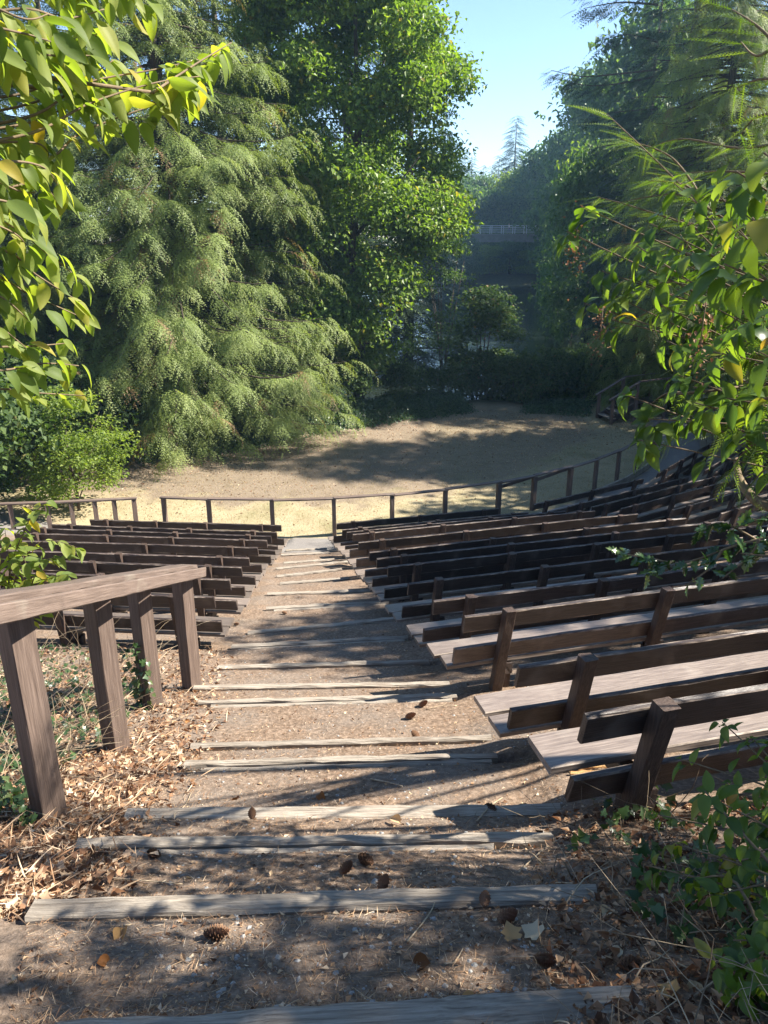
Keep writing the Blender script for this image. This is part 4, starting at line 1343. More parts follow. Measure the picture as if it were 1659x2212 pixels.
def leaf_set(parent, origin, meshes, pos, dr, up, size, rg, limit=300, mat=None):
    """up to `limit` leaves as parts of the plant; any beyond them join one leaf_mass part"""
    R = frames(dr, up)
    n = len(pos)
    order = np.argsort(np.linalg.norm(pos - EYE, axis=1))
    for k in order[:limit]:
        o = bpy.data.objects.new('leaf', meshes[int(rg.integers(0, len(meshes)))])
        COL.objects.link(o)
        o.parent = parent
        place(o, pos[k] - origin, R[k], size[k])
    rest = order[limit:]
    if len(rest) and mat is not None:
        v, f = LONG[1]
        sv, sf, st = scatter(v, quads_to_tris(f), pos[rest] - origin, R[rest], size[rest], rg.random(len(rest)))
        tag(link('leaf_mass', mesh_np('leaf_mass', sv, sf, mat, st, True), parent), kind='stuff')


def spline(pts, n):
    pts = np.asarray(pts, float)
    t = np.linspace(0, len(pts) - 1, n)
    i = np.clip(t.astype(int), 0, len(pts) - 2)
    u = (t - i)[:, None]
    p0 = pts[np.maximum(i - 1, 0)]
    p1, p2 = pts[i], pts[i + 1]
    p3 = pts[np.minimum(i + 2, len(pts) - 1)]
    return 0.5 * (2 * p1 + (p2 - p0) * u + (2 * p0 - 5 * p1 + 4 * p2 - p3) * u ** 2 + (3 * p1 - p0 - 3 * p2 + p3) * u ** 3)


# --- cherry at the left edge
rg = np.random.default_rng(101)
ch_base = np.array([-2.9, 1.2, 0])
ch_base[2] = H(-2.9, 1.2)
cherry = thing('cherry_tree', 'cherry tree with bright yellow green hanging leaves reaching in from the left', 'tree', ch_base)
BOUGHS = [([(-200, -60), (60, -70), (200, -60), (300, -30)], 1.9, 2.1), ([(-200, 60), (40, 20), (140, 40), (225, 20)], 1.75, 1.95), ([(-200, 190), (30, 120), (120, 120), (200, 120)], 1.7, 2.0),
          ([(-200, 260), (20, 235), (150, 190), (245, 130)], 1.9, 2.25), ([(-200, 330), (60, 290), (190, 225), (330, 180), (430, 165)], 1.75, 2.25), ([(330, 200), (420, 140), (500, 92)], 2.1, 2.45),
          ([(-200, 380), (0, 350), (90, 360), (125, 400)], 1.7, 1.9), ([(-200, 560), (0, 540), (80, 595), (160, 645)], 1.7, 2.0), ([(-200, 800), (0, 800), (90, 785), (170, 790)], 1.8, 2.1),
          ([(-200, -160), (80, -150), (200, -140)], 1.8, 2.0), ([(-200, 120), (-60, 60), (40, 70), (110, 90)], 1.55, 1.7), ([(-200, 460), (-60, 430), (30, 440), (70, 470)], 1.6, 1.75),
          ([(-200, 640), (-80, 620), (0, 640), (60, 690)], 1.75, 1.9)]
BOUGHS += [([(x + rg.uniform(-25, 25), y + dy + rg.uniform(-18, 18)) for x, y in pl], y0 + 0.08, y1 + 0.1) for pl, y0, y1 in BOUGHS for dy in ((-45, 48) if pl[0][0] < 0 else (22,))]
pos, dr, up, wood = [], [], [], []
for pl, y0, y1 in BOUGHS:
    w = spline([at(x, y, y0 + (y1 - y0) * k / (len(pl) - 1)) for k, (x, y) in enumerate(pl)], 24)
    wood.append(tube(w - ch_base, np.linspace(0.0042, 0.0012, 24), 5))
    ln = np.linalg.norm(np.diff(w, axis=0), axis=1).sum()
    m = int(ln / 0.021)
    ps = spline(w, m)[int(m * 0.08):]
    tg = unit(np.gradient(ps, axis=0))
    sd = np.where(np.arange(len(ps)) % 2 == 0, 1.0, -1.0)[:, None]
    lat = unit(np.cross(tg, (0, 0, 1)))
    pos.append(ps + rg.normal(0, 0.012, ps.shape))
    dr.append(tg * rg.uniform(0.2, 0.9, (len(ps), 1)) + lat * sd * rg.uniform(0.3, 1.0, (len(ps), 1)) + np.array([0, 0, -1.0]) * rg.uniform(0.15, 1.3, (len(ps), 1)))
    up.append(np.array([0, 0, 1.0]) + lat * sd * 0.3 + rg.normal(0, 0.45, ps.shape))
pos, dr, up = map(np.concatenate, (pos, dr, up))
leaf_set(cherry, ch_base, CHERRY_LEAF, pos, dr, up, rg.uniform(0.042, 0.090, len(pos)), rg, 300, M['cherry_stuff'])
trunk_pts = [ch_base - (0, 0, .3), ch_base + (0.05, 0.05, 1.2), ch_base + (0.15, 0.1, 2.6), ch_base + (0.3, 0.2, 4.2)]
link('trunk', tube_mesh('trunk', [tube(np.array(trunk_pts) - ch_base, [0.07, 0.06, 0.045, 0.02], 8)], M['bark']), cherry)
for pl, y0, y1 in BOUGHS[:]:
    e = at(pl[0][0], pl[0][1], y0)
    s = np.array(trunk_pts[1]) + (np.array(trunk_pts[3]) - np.array(trunk_pts[1])) * np.clip((e[2] - trunk_pts[1][2]) / 3.0, 0, 1)
    wood.append(tube(spline([s - ch_base, (s * .4 + e * .6) - ch_base + (0, 0, .05), e - ch_base], 8), np.linspace(0.012, 0.0042, 8), 5))
link('branch', tube_mesh('branch', wood, M['twig']), cherry)

# --- lit sapling leaves behind the handrail, at the left edge
rg = np.random.default_rng(103)
sp = at(30, 1420, 4.6)
sap = thing('sapling', 'leafy cherry sapling with yellow green leaves just behind the handrail', 'sapling', sp)
pos, dr, up, wood = [], [], [], []
for pl in ([(30, 1420), (20, 1250), (60, 1130), (100, 1085)], [(30, 1420), (30, 1260), (90, 1170), (185, 1190)], [(30, 1420), (0, 1280), (-40, 1170)], [(30, 1400), (60, 1290), (90, 1215), (130, 1205)], [(20, 1300), (40, 1200), (60, 1120)], [(0, 1350), (20, 1240), (10, 1140)],
           [(-20, 1400), (-10, 1300), (-40, 1220)], [(20, 1420), (70, 1340), (110, 1270)], [(-60, 1400), (-50, 1280), (-20, 1190)], [(40, 1420), (50, 1330), (20, 1270)], [(0, 1400), (40, 1310), (60, 1240), (40, 1180)], [(30, 1350), (90, 1260), (150, 1240)]):
    w = spline([at(x, y, 4.6 - 0.12 * k) for k, (x, y) in enumerate(pl)], 20)
    wood.append(tube(w - sp, np.linspace(0.006, 0.0013, 20), 5))
    m = 24
    ps = spline(w, m)[8:]
    tg = unit(np.gradient(ps, axis=0))
    lat = unit(rg.normal(0, 1, ps.shape) * (1, 1, .2))
    pos.append(ps)
    dr.append(tg * .4 + lat + np.array([0, 0, -1.0]) * rg.uniform(0.1, 1.0, (len(ps), 1)))
    up.append(np.array([0, 0, 1.0]) + rg.normal(0, 0.4, ps.shape))
pos, dr, up = map(np.concatenate, (pos, dr, up))
leaf_set(sap, sp, CHERRY_LEAF, pos, dr, up, rg.uniform(0.07, 0.135, len(pos)), rg)
link('stem', tube_mesh('stem', wood, M['twig']), sap)


# --- whorled shrub leaves
def whorl(c, axis_d, n, rg, flat=0.25, fall=0.7):
    axis_d = unit(np.asarray(axis_d, float))
    a = unit(np.cross(axis_d, (0.3, 0.2, 1.0)))
    b = np.cross(axis_d, a)
    th = np.arange(n) * 2.39996 + rg.uniform(0, 6)
    d = np.cos(th)[:, None] * a + np.sin(th)[:, None] * b + axis_d * rg.uniform(flat - .2, flat + .5, (n, 1))
    d[:, 2] -= fall * rg.uniform(0.2, 1.3, n)
    p = np.asarray(c)[None] - axis_d * rg.uniform(0, 0.06, (n, 1)) + d * 0.012
    u = axis_d[None] + np.array([0, 0, 0.8]) + rg.normal(0, 0.25, (n, 3))
    return p, d, u


def whorled_shrub(t, org, spots, root, rg, n=9, size=(0.075, 0.125), limit=300, fall=0.7, rootspread=0.3):
    pos, dr, up, wood = [], [], [], []
    for px, py, Y, *q in spots:
        c = at(px, py, Y)
        k = q[0] if q else n
        r0 = np.asarray(root) + rg.normal(0, rootspread, 3) * (1, 1, 0.4)
        ax = unit(c - r0) + np.array([-0.25, -0.25, 0.35]) + rg.normal(0, 0.25, 3)
        p, d, u = whorl(c, ax, k, rg, 0.25, fall)
        pos.append(p)
        dr.append(d)
        up.append(u)
        m = (r0 + c) / 2 + np.array([0, 0, 0.1]) + rg.normal(0, 0.06, 3)
        wood.append(tube(spline([r0 - org, m - org, c - org], 9), np.linspace(0.008, 0.0022, 9), 5))
        # a few leaves lower down the twig
        for s in (0.82, 0.68):
            b = spline([r0, m, c], 50)[int(49 * s)]
            p, d, u = whorl(b, ax, 3, rg, 0.3, fall)
            pos.append(p)
            dr.append(d)
            up.append(u)
    pos, dr, up = map(np.concatenate, (pos, dr, up))
    leaf_set(t, org, RHODO_LEAF, pos, dr, up, rg.uniform(*size, len(pos)), rg, limit, M['rhodo_stuff'])
    link('branch', tube_mesh('branch', wood, M['twig']), t)


rg = np.random.default_rng(111)
rh_root = np.array([2.9, 2.6, H(2.9, 2.6) + 1.2])
rh = thing('rhododendron', 'tall shrub with large glossy yellow green leaves hanging in along the right edge', 'shrub', (3.3, 2.8, H(3.3, 2.8)))
rho = np.array(rh.location)
RH = [(1255, 445, 3.3, 7), (1225, 500, 3.3, 8), (1300, 585, 3.2, 9), (1262, 655, 3.2, 8), (1330, 640, 3.2, 10), (1320, 690, 3.1, 8), (1345, 850, 3.0, 6), (1400, 905, 3.0, 10), (1380, 950, 3.0, 9), (1440, 735, 2.8, 8), (1465, 810, 2.8, 8),
      (1520, 590, 2.3, 6), (1590, 370, 2.0, 6), (1625, 470, 1.95, 7), (1565, 570, 2.1, 6), (1650, 330, 2.0, 7), (1640, 590, 2.0, 6), (1600, 700, 2.4, 7), (1540, 760, 2.6, 7), (1570, 860, 2.6, 7), (1500, 870, 2.7, 8),
      (1640, 760, 2.3, 6), (1480, 545, 2.8, 8), (1410, 600, 3.0, 8), (1375, 530, 3.1, 8), (1600, 930, 2.6, 8), (1650, 860, 2.4, 7), (1430, 660, 3.0, 8), (1680, 650, 2.2, 6), (1680, 420, 2.1, 6), (1360, 600, 3.2, 8), (1490, 680, 2.9, 8), (1540, 650, 3.0, 8), (1570, 480, 2.8, 8), (1620, 560, 2.9, 8), (1450, 900, 3.0, 8), (1400, 480, 3.2, 7)]
RH += [(rg.uniform(1440, 1700), rg.uniform(370, 980), rg.uniform(2.9, 3.9), 7) for _ in range(34)]
whorled_shrub(rh, rho, RH, rh_root, rg, size=(0.075, 0.118), rootspread=0.35)
link('stem', tube_mesh('stem', [tube(spline([(0, 0, -.3), (-.1, 0, .7), rh_root - rho, rh_root - rho + (0, .1, 1.2)], 10), np.linspace(.04, .015, 10), 7)], M['bark']), rh)

# --- dried seed heads among those leaves
rg = np.random.default_rng(113)
for k, (px, py, Y) in enumerate(((1245, 520, 3.25), (1300, 690, 3.1), (1520, 690, 2.3))):
    c = at(px, py, Y)
    sh = thing('seed_head', ['brown dried seed cluster hanging at the tip of the shrub beside the pond view', 'small brown seed cluster hanging below the bright leaves', 'brown dried seed cluster among the big leaves near the right edge'][k], 'seed head', c, 0, 'dried seed heads')
    p = rg.normal(0, 1, (90, 3)) * (0.022, 0.022, 0.055) - (0, 0, 0.05)
    v, f, tn = scatter(*KITE, p, frames(rg.normal(0, 1, (90, 3)) - (0, 0, .6), (0, 0, 1)), rg.uniform(.008, .018, 90), rg.uniform(0, .6, 90))
    tag(link('husks', mesh_np('husks', v, f, M['litter'], tn), sh), kind='stuff')
    link('stalk', tube_mesh('stalk', [tube([(0, 0, .05), (0, 0, -.08)], .002, 4)], M['twig']), sh)


# --- near fir boughs and lacy cedar sprays
def sprays(name, t, org, strands, frond, mat, rg, step, size, hang=0.3, roll=0.35):
    pos, dr, up, wood = [], [], [], []
    for pl, y0, y1 in strands:
        w = spline([at(x, y, y0 + (y1 - y0) * k / (len(pl) - 1)) for k, (x, y) in enumerate(pl)], 24)
        wood.append(tube(w - org, np.linspace(0.008, 0.0015, 24), 5))
        ln = np.linalg.norm(np.diff(w, axis=0), axis=1).sum()
        m = max(4, int(ln / step))
        ps = spline(w, m)
        tg = unit(np.gradient(ps, axis=0))
        sd = np.where(np.arange(m) % 2 == 0, 1.0, -1.0)[:, None]
        lat = unit(np.cross(tg, (0, 0, 1)))
        taper = np.linspace(1, 0.55, m)
        pos.append(ps)
        dr.append(tg * 0.75 + lat * sd * 0.8 + np.array([0, 0, -hang]) * rg.uniform(0.3, 1.6, (m, 1)))
        up.append(np.array([0, 0, 1.0]) + rg.normal(0, roll, ps.shape))
        wood.append(tube(w - org, np.linspace(0.004, 0.001, 24), 4))
    pos, dr, up = map(np.concatenate, (pos, dr, up))
    v, f, tn = scatter(*frond, pos - org, frames(dr, up), size * rg.uniform(0.65, 1.2, len(pos)), rg.random(len(pos)))
    link(name, mesh_np(name, v, f, mat, tn), t)
    return wood


rg = np.random.default_rng(121)
NF = t_frond(16, 0.135, 0.017, 0.12, 62.0)
nf_org = np.array([4.2, 4.6, H(4.2, 4.6)])
nf = thing('young_fir', 'near fir with long green needled boughs reaching in from the right edge', 'fir', nf_org)
ST = [([(1720, 560), (1530, 450), (1400, 330), (1310, 245)], 3.6, 4.0), ([(1720, 470), (1600, 440), (1450, 420), (1330, 440)], 3.5, 3.9), ([(1720, 300), (1600, 320), (1470, 300), (1380, 330)], 3.5, 4.0),
      ([(1720, 140), (1640, 60), (1580, 20)], 2.8, 3.0), ([(1740, 180), (1650, 170), (1590, 190)], 2.8, 3.0), ([(1720, 640), (1560, 560), (1420, 520), (1300, 540)], 3.6, 4.1), ([(1720, 700), (1580, 640), (1440, 610), (1350, 640)], 3.6, 4.0),
      ([(1720, 60), (1640, 120), (1600, 90)], 2.9, 3.1), ([(1720, 980), (1600, 930), (1500, 920), (1440, 960)], 3.4, 3.7), ([(1720, 820), (1600, 780), (1500, 770)], 3.4, 3.7), ([(1720, 380), (1560, 370), (1420, 380)], 3.8, 4.2), ([(1720, 250), (1640, 250), (1600, 290)], 2.9, 3.1),
      ([(1720, 600), (1520, 500), (1380, 450), (1290, 425)], 3.6, 4.0), ([(1720, 520), (1560, 500), (1440, 465)], 3.7, 4.0), ([(1600, 640), (1460, 650), (1350, 700)], 3.7, 4.0), ([(1530, 450), (1450, 340), (1340, 300)], 3.8, 4.0), ([(1530, 450), (1480, 400), (1400, 390)], 3.8, 4.0), ([(1620, 590), (1500, 570), (1400, 580)], 3.7, 3.9)]
w1 = sprays('needles', nf, nf_org, ST, NF, M['nearfir'], rg, 0.022, 0.20, 0.25)
limbs = [tube(spline([at(1720, 1105, 3.1) - nf_org, at(1640, 1085, 3.15) - nf_org, at(1600, 1040, 3.3) - nf_org, at(1590, 990, 3.5) - nf_org], 12), np.linspace(.030, .012, 12), 7)]
for pl, y0, y1 in [q for q in ST if q[0][0][0] > 1650]:
    e = at(pl[0][0], pl[0][1], y0) - nf_org
    limbs.append(tube(spline([(0, 0, e[2] - .25), e * (0.5, 0.5, 1), e], 8), np.linspace(.022, .008, 8), 5))
link('trunk', tube_mesh('trunk', [tube([(0, 0, -.3), (0, 0, 2), (0, 0, 4.5), (0, 0, 6.5)], [.09, .07, .045, .015], 8)], M['bark']), nf)
link('bough', tube_mesh('bough', w1 + limbs, M['twig']), nf)

rg = np.random.default_rng(123)
LACE = t_frond(11, 0.42, 0.05, 0.35, 48.0)
lc_org = np.array([2.9, 3.5, H(2.9, 3.5)])
lc = thing('cedar_sapling', 'lacy yellow green cedar sprays at the right edge beside the benches', 'cedar', lc_org)
ST = [([(1720, 640), (1640, 650), (1590, 690), (1560, 720)], 2.6, 2.8), ([(1720, 880), (1660, 860), (1610, 890), (1570, 930)], 2.5, 2.7), ([(1720, 960), (1650, 950), (1600, 985), (1580, 1020)], 2.6, 2.8), ([(1720, 740), (1650, 720), (1600, 760)], 2.7, 2.9),
      ([(1480, 850), (1440, 850), (1410, 870)], 3.0, 3.1), ([(1720, 1010), (1660, 1010), (1620, 1050)], 2.6, 2.7)]
w1 = sprays('sprays', lc, lc_org, ST, LACE, M['nearfir'], rg, 0.035, 0.15, 0.9, 0.5)
for pl, y0, y1 in ST:
    e = at(pl[0][0], pl[0][1], y0) - lc_org
    w1.append(tube(spline([(0, 0, e[2] - .3), e * (0.5, 0.5, 1), e], 8), np.linspace(.014, .006, 8), 5))
link('trunk', tube_mesh('trunk', [tube([(0, 0, -.3), (0, 0, 1.5), (0, 0, 4)], [.05, .035, .01], 7)], M['bark']), lc)
link('bough', tube_mesh('bough', w1, M['twig']), lc)

# --- holly branch in front of the benches
rg = np.random.default_rng(131)
ho = np.array([2.6, 2.9, H(2.6, 2.9)])
holly = thing('holly', 'holly branch with spiny glossy leaves in front of the dark benches', 'holly', ho)
pos, dr, up, wood = [], [], [], []
for pl, y0, y1, n in (([(1720, 1150), (1600, 1175), (1480, 1215), (1400, 1205), (1335, 1195)], 2.5, 2.75, 34), ([(1640, 1170), (1560, 1130), (1500, 1150)], 2.6, 2.7, 10), ([(1560, 1190), (1530, 1230), (1480, 1265)], 2.55, 2.6, 8), ([(1640, 1165), (1620, 1200), (1560, 1250)], 2.5, 2.5, 9),
                      ([(1720, 1120), (1650, 1120), (1590, 1140)], 2.5, 2.6, 12), ([(1480, 1215), (1430, 1235), (1390, 1240)], 2.65, 2.7, 6), ([(1720, 1190), (1660, 1200), (1600, 1195)], 2.4, 2.5, 8)):
    w = spline([at(x, y, y0 + (y1 - y0) * k / (len(pl) - 1)) for k, (x, y) in enumerate(pl)], 20)
    wood.append(tube(w - ho, np.linspace(0.006, 0.0018, 20), 5))
    ps = spline(w, n + 2)[1:-1]
    tg = unit(np.gradient(ps, axis=0))
    pos.append(ps)
    dr.append(tg * .5 + rg.normal(0, .75, ps.shape) + np.array([0, -.1, -.35]))
    up.append(np.array([0, -.3, 1.0]) + rg.normal(0, 0.4, ps.shape))
pos, dr, up = map(np.concatenate, (pos, dr, up))
leaf_set(holly, ho, HOLLY_LEAF, pos, dr, up, rg.uniform(0.045, 0.082, len(pos)), rg)
e = at(1720, 1150, 2.5) - ho
wood.append(tube(spline([(0, 0, -.2), (.05, -.05, e[2] * .5), e], 10), np.linspace(.02, .006, 10), 6))
link('branch', tube_mesh('branch', wood, M['twig']), holly)

# --- leafy shrub low at the right, beside the steps
rg = np.random.default_rng(141)
lg = ground_at(1640, 1960)
ls_org = np.array([1.75, 1.75, H(1.75, 1.75)])
ls = thing('low_shrub', 'low glossy leaved shrub spilling over the bank at the lower right', 'shrub', ls_org)
LS = [(1560, 1560, 2.6, 8), (1620, 1590, 2.5, 8), (1470, 1640, 2.6, 5), (1510, 1700, 2.45, 8), (1570, 1690, 2.4, 8), (1600, 1760, 2.2, 9), (1530, 1770, 2.3, 8), (1650, 1690, 2.2, 8), (1530, 1850, 2.1, 8), (1590, 1860, 2.0, 8), (1400, 1870, 2.2, 6), (1450, 1820, 2.2, 7), (1560, 1930, 1.9, 8), (1600, 2090, 1.65, 9),
      (1545, 2080, 1.7, 8), (1650, 1980, 1.75, 8), (1580, 2150, 1.6, 8), (1500, 1900, 2.05, 7), (1640, 1840, 2.0, 8), (1640, 2060, 1.6, 7), (1420, 1760, 2.4, 6), (1660, 1600, 2.4, 8), (1690, 1760, 2.1, 8)]
LS += [(rg.uniform(1480, 1680), rg.uniform(1560, 2150), rg.uniform(1.65, 2.5), 7) for _ in range(12)]
whorled_shrub(ls, ls_org, LS, ls_org + (0.1, 0.1, 0.0), rg, size=(0.055, 0.085), fall=0.55, rootspread=0.22)

# --- ivy: on the bank at the right, and climbing the handrail posts
def ivy_vine(label, trails, rg, size, drape, spacing=0.05, group='ivy trails'):
    org = trails[0][0]
    t = thing('ivy', label, 'ivy', org, 0, group)
    pos, dr, up, wood = [], [], [], []
    for tr in trails:
        w = spline(tr, 20)
        w[1:-1] += rg.normal(0, 0.008, (18, 3))
        wood.append(tube(w - org, np.linspace(0.004, 0.0015, 20), 4))
        ln = np.linalg.norm(np.diff(w, axis=0), axis=1).sum()
        ps = spline(w, max(3, int(ln / spacing)))
        d = rg.normal(0, .8, ps.shape) + np.array(drape)
        pos.append(ps + rg.normal(0, 0.012, ps.shape) + np.array([0, 0, 0.015]))
        dr.append(d)
        up.append(np.array([0.1, -.55, .8]) + rg.normal(0, 0.35, ps.shape))
    pos, dr, up = map(np.concatenate, (pos, dr, up))
    leaf_set(t, org, IVY_LEAF, pos, dr, up, rg.uniform(*size, len(pos)), rg)
    link('stem', tube_mesh('stem', wood, M['twig']), t)
    return t


rg = np.random.default_rng(151)
tr = []
for pl in ([(1280, 1740), (1350, 1780), (1430, 1790), (1500, 1800)], [(1220, 1850), (1330, 1800), (1450, 1740)], [(1320, 1800), (1380, 1880), (1370, 1960), (1420, 2010)], [(1400, 1850), (1480, 1900), (1560, 1940)], [(1500, 1850), (1500, 1980), (1450, 2060)], [(1340, 1730), (1380, 1760), (1440, 1700)],
           [(1600, 1900), (1560, 2000), (1590, 2080)], [(1620, 1850), (1640, 1950), (1600, 2030)], [(1420, 1900), (1500, 1960), (1600, 1980)]):
    tr.append(np.array([ground_at(x, y) + (0, 0, 0.03 + 0.05 * (k % 2)) for k, (x, y) in enumerate(pl)]))
ivy_vine('dark ivy trailing over the shaded bank beside the nearest bench', tr, rg, (0.035, 0.065), (0, -.3, 0.1), 0.045)
tr = []
b3 = hp[2]
for dx, dy, h0, h1 in ((-.05, -.09, 0.02, 0.72), (0.02, -.10, 0.0, 0.55), (-.10, -.04, 0.0, 0.5), (-.14, -.05, .1, .62)):
    tr.append(np.array([b3 + (dx + rg.normal(0, .02), dy, h0 + (h1 - h0) * q) for q in (0, .35, .7, 1.0)]))
ivy_vine('ivy climbing the third post of the handrail', tr, rg, (0.035, 0.062), (0, -.4, -.5), 0.032)
tr = []
b1 = hp[0]
for dx, dy, h0, h1 in ((-.12, -.12, 0.0, 0.32), (-.2, -.08, 0.0, 0.38), (-.05, -.14, 0.0, 0.15), (-.28, -.05, 0, .25), (.0, -.16, 0, .06)):
    tr.append(np.array([b1 + (dx - .03 * q + rg.normal(0, .03), dy, h0 + (h1 - h0) * q) for q in (0, .35, .7, 1.0)]))
ivy_vine('ivy round the foot of the nearest handrail post', tr, rg, (0.035, 0.06), (-.2, -.4, -.2), 0.035)

# ------------------------------------------------------------------ litter, cones, sticks, fallen leaves
rg = np.random.default_rng(201)
LEAFBIT = t_kite(0.6, 0.18, 0.3)
NEEDLE_T = (np.array([(0, -0.012, 0), (0, 0.012, 0), (0.5, 0.014, 0.03), (1, 0, 0)], float) * (1, 1.6, 1), np.array([(0, 2, 1), (0, 3, 2)]))


def spread_on(n, sampler, lift=0.004):
    xy = sampler(n)
    z = height(xy[:, 0], xy[:, 1]) + lift
    return np.column_stack([xy, z])


def in_view(n, x0, x1, y0, y1, px_bias=None):
    """points on the ground between two pixel columns, thinning with distance"""
    y = y0 * (y1 / y0) ** rg.random(n)
    dep = y * math.cos(PITCH) + 2.6 * math.sin(PITCH)
    x = (x0 + (x1 - x0) * rg.random(n) - PCX) / FPX * dep
    return np.column_stack([x, y])


def flat_dirs(n, tilt=0.25):
    a = rg.uniform(0, 6.283, n)
    return np.column_stack([np.cos(a), np.sin(a), rg.normal(0, tilt, n)])


def litter(name, label, n, sampler, tmpl, smin, smax, mat, tone, tilt=0.2, roll=0.4, lift=0.006, power=2.0):
    p = spread_on(n, sampler, lift)
    d = flat_dirs(n, tilt)
    # the slope carries the pieces
    up = np.array([0, -0.25, 1.0]) + rg.normal(0, roll, (n, 3))
    v, f, t = scatter(*tmpl, p, frames(d, up), smin + (smax - smin) * rg.random(n) ** power, tone(n))
    o = link(name, mesh_np(name, v, f, mat, t))
    return tag(o, label, 'litter', kind='stuff')


litter('needle_litter', 'fallen needles and stem bits strewn over the aisle', 60000, lambda n: in_view(n, 60, 1420, 0.9, 12), NEEDLE_T, 0.012, 0.06, M['litter'], lambda n: np.clip(rg.normal(.5, .25, n), 0, 1), 0.08, 0.3, 0.004)
litter('leaf_litter', 'small dry leaf bits strewn over the aisle', 9000, lambda n: in_view(n, 60, 1500, 0.9, 12), LEAFBIT, 0.008, 0.034, M['litter'], lambda n: np.clip(rg.normal(.6, .3, n), 0, 1), 0.2, 0.5, 0.006, 2.5)


def left_bank(n):
    p = in_view(n * 2, -150, 470, 2.3, 8.5)
    xl = np.interp(p[:, 1], [0, 2.4, 3.0, 3.6, 4.5, 6.0, 7.5, 9], [-1.2, -1.25, -1.25, -1.35, -1.35, -1.55, -1.8, -2.2])
    k = p[:, 0] < xl + rg.normal(0, 0.12, len(p))
    return p[k][:n]


def counted(f):
    def g(n):
        p = f(n)
        while len(p) < n:
            p = np.concatenate([p, f(n)])
        return p[:n]
    return g


litter('dry_leaf_bank', 'deep bright tan litter of dry leaves on the bank left of the steps', 13500, counted(left_bank), t_kite(0.42, 0.2, 0.5), 0.008, 0.066, M['bank_litter'], lambda n: rg.random(n), 0.4, 0.9, 0.02, 3.0)
litter('dry_leaf_bank', 'larger curled dry leaves on the bank left of the steps', 1500, counted(left_bank), STAR, 0.02, 0.055, M['bank_litter'], lambda n: rg.random(n), 0.4, 0.8, 0.03, 1.3)
litter('dry_straw', 'thin dry stems lying over the left bank', 2600, counted(left_bank), NEEDLE_T, 0.04, 0.17, M['bank_litter'], lambda n: np.clip(rg.normal(.7, .25, n), 0, 1), 0.25, 0.3, 0.035, 2.0)


def right_bank(n):
    p = in_view(n * 2, 1150, 1900, 0.9, 3.4)
    k = p[:, 0] > np.interp(p[:, 1], [0.8, 1.5, 2.2, 2.9], [0.55, 0.6, 0.62, 0.75]) + rg.normal(0, 0.1, len(p))
    return p[k][:n]


litter('shaded_leaf_litter', 'brown leaf litter on the shaded bank under the low shrub', 5000, counted(right_bank), LEAFBIT, 0.015, 0.06, M['bank_litter'], lambda n: rg.random(n) * .8, 0.45, 0.7, 0.02, 2.4)

# dead stems tangled behind the handrail and over the right bank
def brush(name, label, n, sampler, lo, hi, seed):
    global rg
    p = spread_on(n, sampler, 0.01)
    wood = []
    for k in range(n):
        a = rg.uniform(0, 6.283)
        l = rg.uniform(lo, hi)
        e = rg.uniform(0.05, 0.95)
        d = np.array([math.cos(a), math.sin(a), e])
        w = p[k] + np.array([[0, 0, 0], d * l * .35 + rg.normal(0, .02, 3), d * l * .7 + rg.normal(0, .05, 3) - (0, 0, .04 * l), d * l + rg.normal(0, .07, 3) - (0, 0, .25 * l * (1 - e))])
        wood.append(tube(spline(w, 7), np.linspace(rg.uniform(.0015, .0045), .0008, 7), 3, rg.random()))
    o = link(name, tube_mesh(name, wood, M['brush']))
    return tag(o, label, 'brush', kind='stuff')


def behind_rail(n):
    p = in_view(n * 3, -200, 400, 3.6, 8.5)
    k = p[:, 0] < np.interp(p[:, 1], [3.5, 5, 6, 7, 9], [-2.15, -2.2, -2.2, -2.35, -3.0])
    return p[k][:n]


brush('dead_brush', 'tangle of dead stems and twigs behind the handrail', 420, counted(behind_rail), 0.25, 0.95, 5)
brush('dead_brush', 'bare twigs tangled among the low shrub at the lower right', 200, counted(right_bank), 0.15, 0.55, 6)
litter('bank_weeds', 'green weeds and ivy among the dead stems behind the handrail', 1500, counted(behind_rail), STAR, 0.03, 0.07, M['ivy'], lambda n: rg.random(n), 0.5, 0.6, 0.06, 1.2)


def make_cone_mesh():
    v, f = [], []
    n, Lc = 70, 1.0
    for k in range(n):
        t = (k + .5) / n
        r = 0.30 * math.sin(math.pi * (0.12 + 0.82 * t)) ** 0.8
        a = k * 2.39996
        o = np.array([math.cos(a), math.sin(a), 0])
        s = np.array([-o[1], o[0], 0])
        c = o * r * 0.35 + np.array([0, 0, t * Lc])
        tip = o * r * 1.15 + np.array([0, 0, t * Lc + 0.05])
        i = len(v)
        w = 0.13 * (0.6 + 0.4 * math.sin(math.pi * t))
        v += [c - s * w * .5, c + s * w * .5, (c + tip) / 2 + s * w + (0, 0, .02), tip, (c + tip) / 2 - s * w + (0, 0, .02)]
        f += [(i, i + 1, i + 2), (i, i + 2, i + 3), (i, i + 3, i + 4)]
    core = tube([(0, 0, 0.02), (0, 0, .3), (0, 0, .7), (0, 0, 1.0)], [.06, .15, .12, .03], 7)
    v2, f2, _ = join([(np.array(v), np.array(f), None), core])
    return mesh_np('pine_cone', v2, f2, M['cone'])


